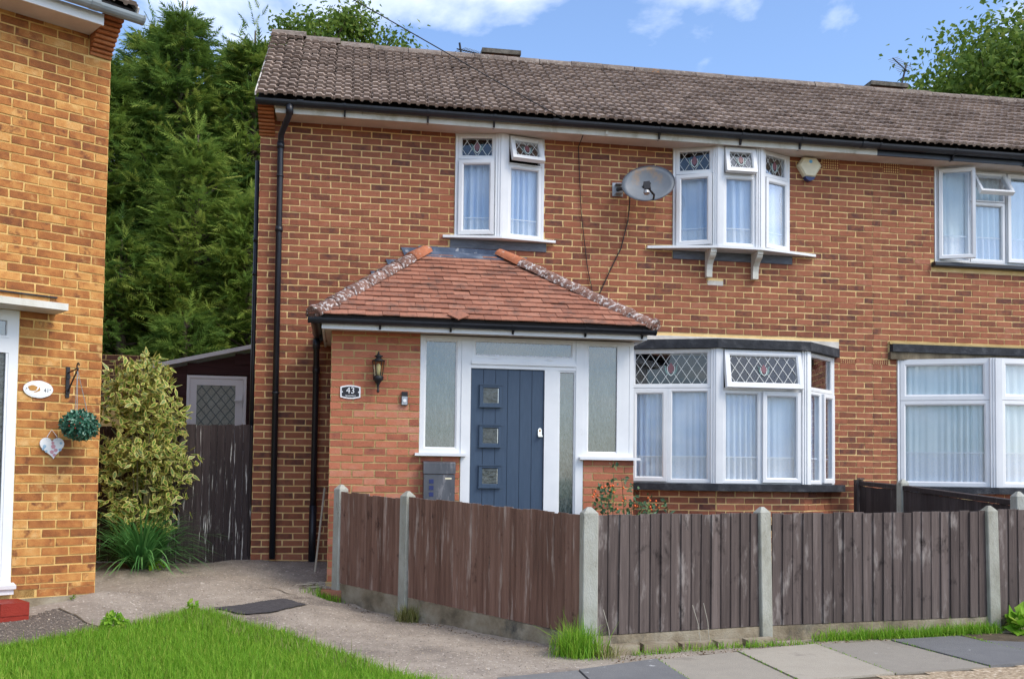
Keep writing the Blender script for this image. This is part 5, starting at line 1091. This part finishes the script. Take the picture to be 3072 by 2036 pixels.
conifer(-1.4, 11.6, .3, 11.2, 2.1, 'dark conifer of the back row, furthest right', 11, nl=150, ns=80, spray=.32)
def broadleaf(x, y, z0, zc, Rx, Rz, label, seed, nclump, nleaf, ls, trunk=.3, top=None):
    r = np.random.default_rng(seed); t = thing('broadleaf_tree', (x, y, z0), label, 'tree')
    MB().tube([(x, y, z0), (x+.2, y, (z0+zc)/2), (x, y, zc+Rz*.3)], [trunk, trunk*.75, trunk*.3], 9).build('trunk', M['bark'], t)
    lm = MB(); P = []; Nn = []
    for k in range(nclump):
        d = dirs(1, r)[0]; d[2] = d[2]*.75+.25; rad = .45+.58*r.random()**.6; c = np.array([x, y, zc])+d*np.array([Rx, Rx, Rz])*rad
        a = np.array([x, y, zc-Rz*.55]); m = (a+c)/2+r.normal(0, .15*Rx, 3); lm.tube([tuple(a), tuple(m), tuple(c)], [trunk*.28, trunk*.14, .012], 5, cap=False)
        sz = Rx*(.10+.12*r.random()); n = int(nleaf*(.6+.8*r.random())); q = np.clip(r.normal(size=(n, 3)), -1.7, 1.7)*np.array([sz, sz, sz*.7]); P.append(c+q); Nn.append(q/ sz+np.array([0, 0, .8]))
    lm.build('limbs', M['bark'], t); P = np.concatenate(P); Nn = np.concatenate(Nn); n = len(P)
    V, F = leafset(n, P, dirs(n, r)+np.array([0, 0, -.2]), Nn+dirs(n, r)*.8, ls, ls*.36, seed)
    tag(npmesh('crown', V, F, M['oak'], t, attr=np.repeat(r.random(n), 2)), kind='stuff'); return t
broadleaf(23.3, 17, .3, 11.8, 4.7, 3.6, 'large broadleaf tree turning yellow behind the roof at the right', 21, 360, 300, .19, .45)
broadleaf(.75, 10.4, .3, 9.8, 1.55, 1.35, 'dark leafy treetop just above the left end of the ridge', 22, 80, 150, .10, .2)
# ---------------------------------------------------------------- shrub, clump, roses, weeds
sh = thing('variegated_shrub', (-1.15, -.12, .3), 'bushy shrub with green and cream leaves beside the yellow brick house', 'shrub')
r = np.random.default_rng(31); cl = []
for k in range(120):
    f = r.random(); z = .74+1.72*f; wv = .29+.09*math.sin(3.1*f)-.24*max(0, f-.85)/.15*.6-.12*max(0, .18-f)/.18; a = r.random()*2*PI; rr2 = wv*math.sqrt(r.random()); cl.append((-1.16+.06*math.sin(5*f)+rr2*math.cos(a)*1.1, -.14+rr2*math.sin(a)*.75, z))
P = []; Nn = []
for c in cl:
    n = 26; q = r.normal(size=(n, 3))*.085; P.append(np.array(c)+q); Nn.append(q*6+np.array([.05, -.7, .7]))
P = np.concatenate(P); Nn = np.concatenate(Nn); n = len(P); D = dirs(n, r)+np.array([0, -.25, -.15])
def vleaf(P, D, Nn, ln, wd, seed):
    rr = np.random.default_rng(seed); n = len(P); D = D/np.linalg.norm(D, axis=1, keepdims=True); S_ = np.cross(D, Nn); S_ /= np.linalg.norm(S_, axis=1, keepdims=True); Nz = np.cross(S_, D); Nz *= np.sign((Nz*Nn).sum(1, keepdims=True)); l = (ln*(.75+.5*rr.random(n)))[:, None]; w = (wd*(.8+.4*rr.random(n)))[:, None]
    def hexa(k, lift): return [P+D*l*(.5-.5*k)+Nz*lift, P+D*l*.34+S_*w*k+Nz*lift, P+D*l*.62+S_*w*.72*k+Nz*lift, P+D*l*(.5+.5*k)+Nz*lift, P+D*l*.62-S_*w*.72*k+Nz*lift, P+D*l*.34-S_*w*k+Nz*lift]
    V = np.stack(hexa(1., 0)+hexa(.62, .0025), 1).reshape(-1, 3); F = np.array([(0,1,2,3),(0,3,4,5),(6,7,8,9),(6,9,10,11)]); F = (F[None]+12*np.arange(n)[:, None, None]).reshape(-1, 4)
    return V, F, np.tile([1, 1, 0, 0], n), np.repeat(rr.random(n), 4)
V, F, mi, at_ = vleaf(P, D, Nn, .105, .020, 5)
tag(npmesh('foliage', V, F, [M['leafg'], M['leafc']], sh, attr=at_, mi=mi), kind='stuff')
for k in range(9):
    a = r.random()*2*PI; MB().tube([(-1.15+.05*math.cos(a), -.12+.05*math.sin(a), .28), (-1.16+.16*math.cos(a), -.12+.14*math.sin(a), .95), (-1.16+.28*math.cos(a), -.12+.22*math.sin(a), 1.7)], [.016, .012, .005], 6).build('stem', M['stem'], sh)
gc = thing('strap_leaf_plant', (-1.06, -.48, .3), 'clump of arching dark green strap leaves at the foot of the shrub', 'plant')
r = np.random.default_rng(33); mb = MB(); vv = []; ff_ = []; nb = 340
for k in range(nb):
    az = r.random()*2*PI; L = .55+.5*r.random(); el = .5+1.0*r.random(); w = .007+.006*r.random(); d = np.array([math.cos(az), math.sin(az), 0]); s_ = np.array([-d[1], d[0], 0]); b0 = np.array([-1.06, -.48, .30])+d*.11*r.random(); p = b0.copy(); e = el; base = len(vv)
    for j in range(7):
        ww = w*(1-(j/6)**2.2)+.0008; vv += [p-s_*ww, p+s_*ww]; st_ = L/6; p = p+(d*math.cos(e)+np.array([0, 0, math.sin(e)]))*st_; e -= .13+.24*r.random()
        p[2] = max(p[2], .30)
    ff_ += [(base+2*j, base+2*j+1, base+2*j+3, base+2*j+2) for j in range(6)]
tag(npmesh('leaves', np.array(vv), np.array(ff_), M['strap'], gc, attr=np.repeat(r.random(nb), 6), smooth=True), kind='stuff')
rb = thing('rose_bush', (3.7, -1.75, .15), 'straggly rose bush with orange hips in front of the porch corner', 'bush')
r = np.random.default_rng(35); P = []
stems = [((3.70,-1.7,.15), (3.68,-1.62,1.34)), ((3.66,-1.7,.15), (3.54,-1.62,1.20)), ((3.72,-1.7,.15), (3.77,-1.6,1.30)), ((3.68,-1.7,.15), (3.60,-1.72,1.08)), ((3.72,-1.7,.15), (3.86,-1.68,1.02)), ((3.76,-1.7,.15), (4.05,-1.66,1.06)), ((3.8,-1.7,.15), (4.14,-1.7,1.05)), ((3.75,-1.7,.15), (3.98,-1.75,.96))]
for a, b in stems:
    a = np.array(a); b = np.array(b); m = (a+b)/2+np.array([r.normal(0, .03), -.03, .06]); MB().tube([tuple(a), tuple(m), tuple(b)], [.007, .005, .003], 6).build('stem', M['stem'], rb)
    for t in np.linspace(.45, 1.0, 11): P.append((m*(1-t)*2 if False else (a*(1-t)**2+2*m*t*(1-t)+b*t*t))+r.normal(0, .045, 3))
P = np.repeat(np.array(P), 6, 0)+r.normal(0, .03, (len(P)*6, 3)); n = len(P)
V, F = leafset(n, P, dirs(n, r)+np.array([0, -.2, -.1]), dirs(n, r)*.6+np.array([0, -.7, .6]), .055, .017, 6); tag(npmesh('foliage', V, F, M['rosel'], rb, attr=np.repeat(r.random(n), 2)), kind='stuff')
for (x, z) in ((3.48,1.16),(3.53,1.20),(3.565,1.21),(3.51,1.12),(3.46,1.13),(3.62,1.215),(3.655,1.22),(3.62,1.17),(3.66,1.155),(3.77,1.20),(3.75,1.07),(3.78,1.09),(3.45,1.105),(3.70,.985),(4.02,1.10),(4.035,1.075),(4.10,1.07),(4.10,1.03),(4.03,1.01),(4.04,.985),(3.88,1.02),(3.93,1.01),(4.13,1.0)):
    y = -1.70+r.normal(0, .03); MB().lathe([(.001,-.012),(.008,-.009),(.0115,0),(.009,.008),(.003,.013)], 8, (x, y, z)).build('rose_hip', M['hipf'], rb, smooth=True)
def tuft(x, y, n, h, rad, label, mat='grass', lean=.6, seed=0, ry=None):
    rr = np.random.default_rng(seed); P = np.stack([x+rr.normal(0, rad, n), y+rr.normal(0, ry or rad, n)], -1); o = blades('grass_tuft', P, h, h*.28, M[mat], lean=lean, w=.0028, seed=seed+50, kind='stuff'); return tag(o, label, 'grass tuft')
tuft(2.70, -4.23, 900, .19, .075, 'thick green tuft of grass against the corner fence post', seed=1, lean=.55)
tuft(1.60, -2.42, 420, .13, .05, 'dry grass tuft at the second fence post', 'drygrass', seed=2, lean=.7)
tuft(.88, -1.50, 380, .07, .09, 'low green grass at the first fence post by the porch', seed=3, ry=.05)
tuft(2.88, -4.33, 120, .10, .05, 'straw coloured dead stalks by the corner fence post', 'drygrass', seed=9, lean=.9)
rr = np.random.default_rng(61); n = 2600; xx = 4.75+1.75*rr.random(n)**.75; yy = np.interp(xx, [4.4, 6.5], [-3.83, -3.66])+rr.normal(0, .035, n)
tag(blades('verge_grass', np.stack([xx, yy], -1), .075, .03, M['grass'], lean=.8, w=.003, seed=62), 'ragged strip of grass between the front fence and the slabs', 'grass')
n = 500; xx = 3.1+1.6*rr.random(n); yy = np.interp(xx, [2.85, 4.4], [-4.33, -3.95])+rr.normal(0, .02, n)
tag(blades('verge_weeds', np.stack([xx, yy], -1), .045, .02, M['grass'], lean=.9, w=.003, seed=63), 'sparse weeds in the crack at the foot of the front fence', 'weeds')
for i, x in enumerate(JX[2:7]):
    n = 90 if i != 4 else 260; t_ = rr.random(n); xx = x-(.02 if i < 3 else -.10)*t_+rr.normal(0, .006, n); yy = backy(x)+(fronty(x)-backy(x))*t_
    tag(blades('joint_moss', np.stack([xx, yy], -1), .014, .006, M['grass'], lean=.9, w=.003, seed=70+i, zoff=.012), f'{["thin", "short", "patchy", "faint", "grassy"][i]} line of moss in paving joint number {i+1} from the corner post', 'moss')
def weed(x, y, n, h, rad, label, seed, ls=.05):
    rr = np.random.default_rng(seed); z = g1(x, y); t = thing('leafy_weed', (x, y, z), label, 'weed'); d = dirs(n, rr); d[:, 2] = abs(d[:, 2]); P = np.array([x, y, z+.02])+d*np.array([rad, rad, h])*(.4+.6*rr.random((n, 1)))
    V, F = leafset(n, P, d*.5+dirs(n, rr)*.6, dirs(n, rr)*.4+np.array([0, -.4, .9]), ls, ls*.42, seed); npmesh('leaves', V, F, M['leafg'] if ls < .03 else M['grass'], t, attr=np.repeat(rr.random(n), 2)); return t
weed(-.67, -3.52, 170, .13, .10, 'round leaved green weed at the edge of the lawn', 81, .045)
weed(6.72, -3.72, 60, .14, .16, 'broad leaved dock plant at the foot of the right hand fence post', 82, .13)
weed(-1.22, -2.48, 14, .03, .02, 'tiny green weed at the foot of the yellow brick wall', 83, .02)
weed(-.22, -2.80, 60, .10, .06, 'brownish weed at the tip of the lawn beside the rubber mat', 84, .04)
weed(-.85, -.62, 40, .06, .10, 'low weeds under the strap leaf clump', 85, .04)
db_ = thing('garden_debris', (.80, -1.32, .22), 'small heap of dry stalks at the porch corner', 'debris')
for k in range(26):
    x, y = .72+rr.normal(0, .09), -1.35+rr.normal(0, .05); a = rr.random()*PI; l = .05+.09*rr.random(); z = g1(x, y)+.012+.02*rr.random(); MB().tube([(x-l*math.cos(a), y-l*math.sin(a)*.5, z), (x+l*math.cos(a), y+l*math.sin(a)*.5, z+.01)], .003, 4).build('stalk', M['bark'] if k % 2 else M['pole'], db_)
for a, b in (((2.96,-4.22,.03), (2.90,-4.20,.33)), ((3.72,-4.02,.05), (3.66,-4.0,.33)), ((3.80,-3.99,.05), (3.76,-3.97,.34))):
    o = MB().tube([a, ((a[0]+b[0])/2+.012, (a[1]+b[1])/2, (a[2]+b[2])/2), b], .0028, 5).build('dry_stalk', M['pole']); tag(o, {2.96: 'long dry stalk leaning beside the corner fence post', 3.72: 'left dry stalk standing against the first front panel', 3.80: 'right dry stalk standing against the first front panel'}[a[0]], 'dry stalk')
# grit, leaf litter and pebbles lying on the path and at the foot of the fence
def grit(name, poly, n, smin, smax, mat, label, cat, seed, zo=.004):
    rr = np.random.default_rng(seed); P = scatter(poly, n, rr); m = len(P); z = gz(P[:, 0], P[:, 1])+zo; s_ = smin+(smax-smin)*rr.random(m)**2.5
    o6 = np.array([(1,0,0),(-1,0,0),(0,1,0),(0,-1,0),(0,0,.55),(0,0,-.55)]); F0 = np.array([(0,2,4),(2,1,4),(1,3,4),(3,0,4),(2,0,5),(1,2,5),(3,1,5),(0,3,5)])
    V = o6[None]*(s_[:, None, None]*(.6+.8*rr.random((m, 6, 1))))+np.stack([P[:, 0], P[:, 1], z], -1)[:, None]; F = (F0[None]+6*np.arange(m)[:, None, None]).reshape(-1, 3)
    return tag(npmesh(name, V.reshape(-1, 3), F, mat, attr=np.repeat(rr.random(m), 8)), label, cat, kind='stuff')
PATHP = [(-1.0,-2.4),(-.7,.0),(.8,-.05),(.8,-1.2),(1.0,-1.5),(1.6,-2.4),(2.7,-4.1),(2.7,-4.6),(2.0,-5.05),(1.45,-5.0),(.95,-4.2),(.5,-3.4),(-.05,-2.65),(-.2,-2.5),(-.6,-3.1),(-.85,-3.2)]
grit('path_grit', PATHP, 900, .002, .007, M['grit'], 'loose grit and pale pebbles scattered over the concrete path', 'grit', 91)
grit('path_grit', [(-1.3,-2.72),(-.84,-3.24),(-1.3,-3.9),(-2.2,-3.6),(-1.75,-3.1)], 1500, .002, .008, M['grit'], 'pebbles in the tarmac beside the red doorstep', 'grit', 92, .007)
grit('fence_litter', [(1.0,-1.52),(1.6,-2.44),(2.75,-4.16),(2.68,-4.26),(1.5,-2.56),(.95,-1.62)], 700, .003, .010, M['litter'], 'crumbs of soil and dead leaf along the foot of the side fence', 'leaf litter', 93)
grit('fence_litter', [(2.95,-4.2),(4.4,-3.86),(6.5,-3.66),(6.5,-3.78),(4.5,-4.04),(3.2,-4.5),(2.9,-4.55)], 700, .003, .011, M['litter'], 'crumbs of soil and dead leaf along the foot of the front fence', 'leaf litter', 94)
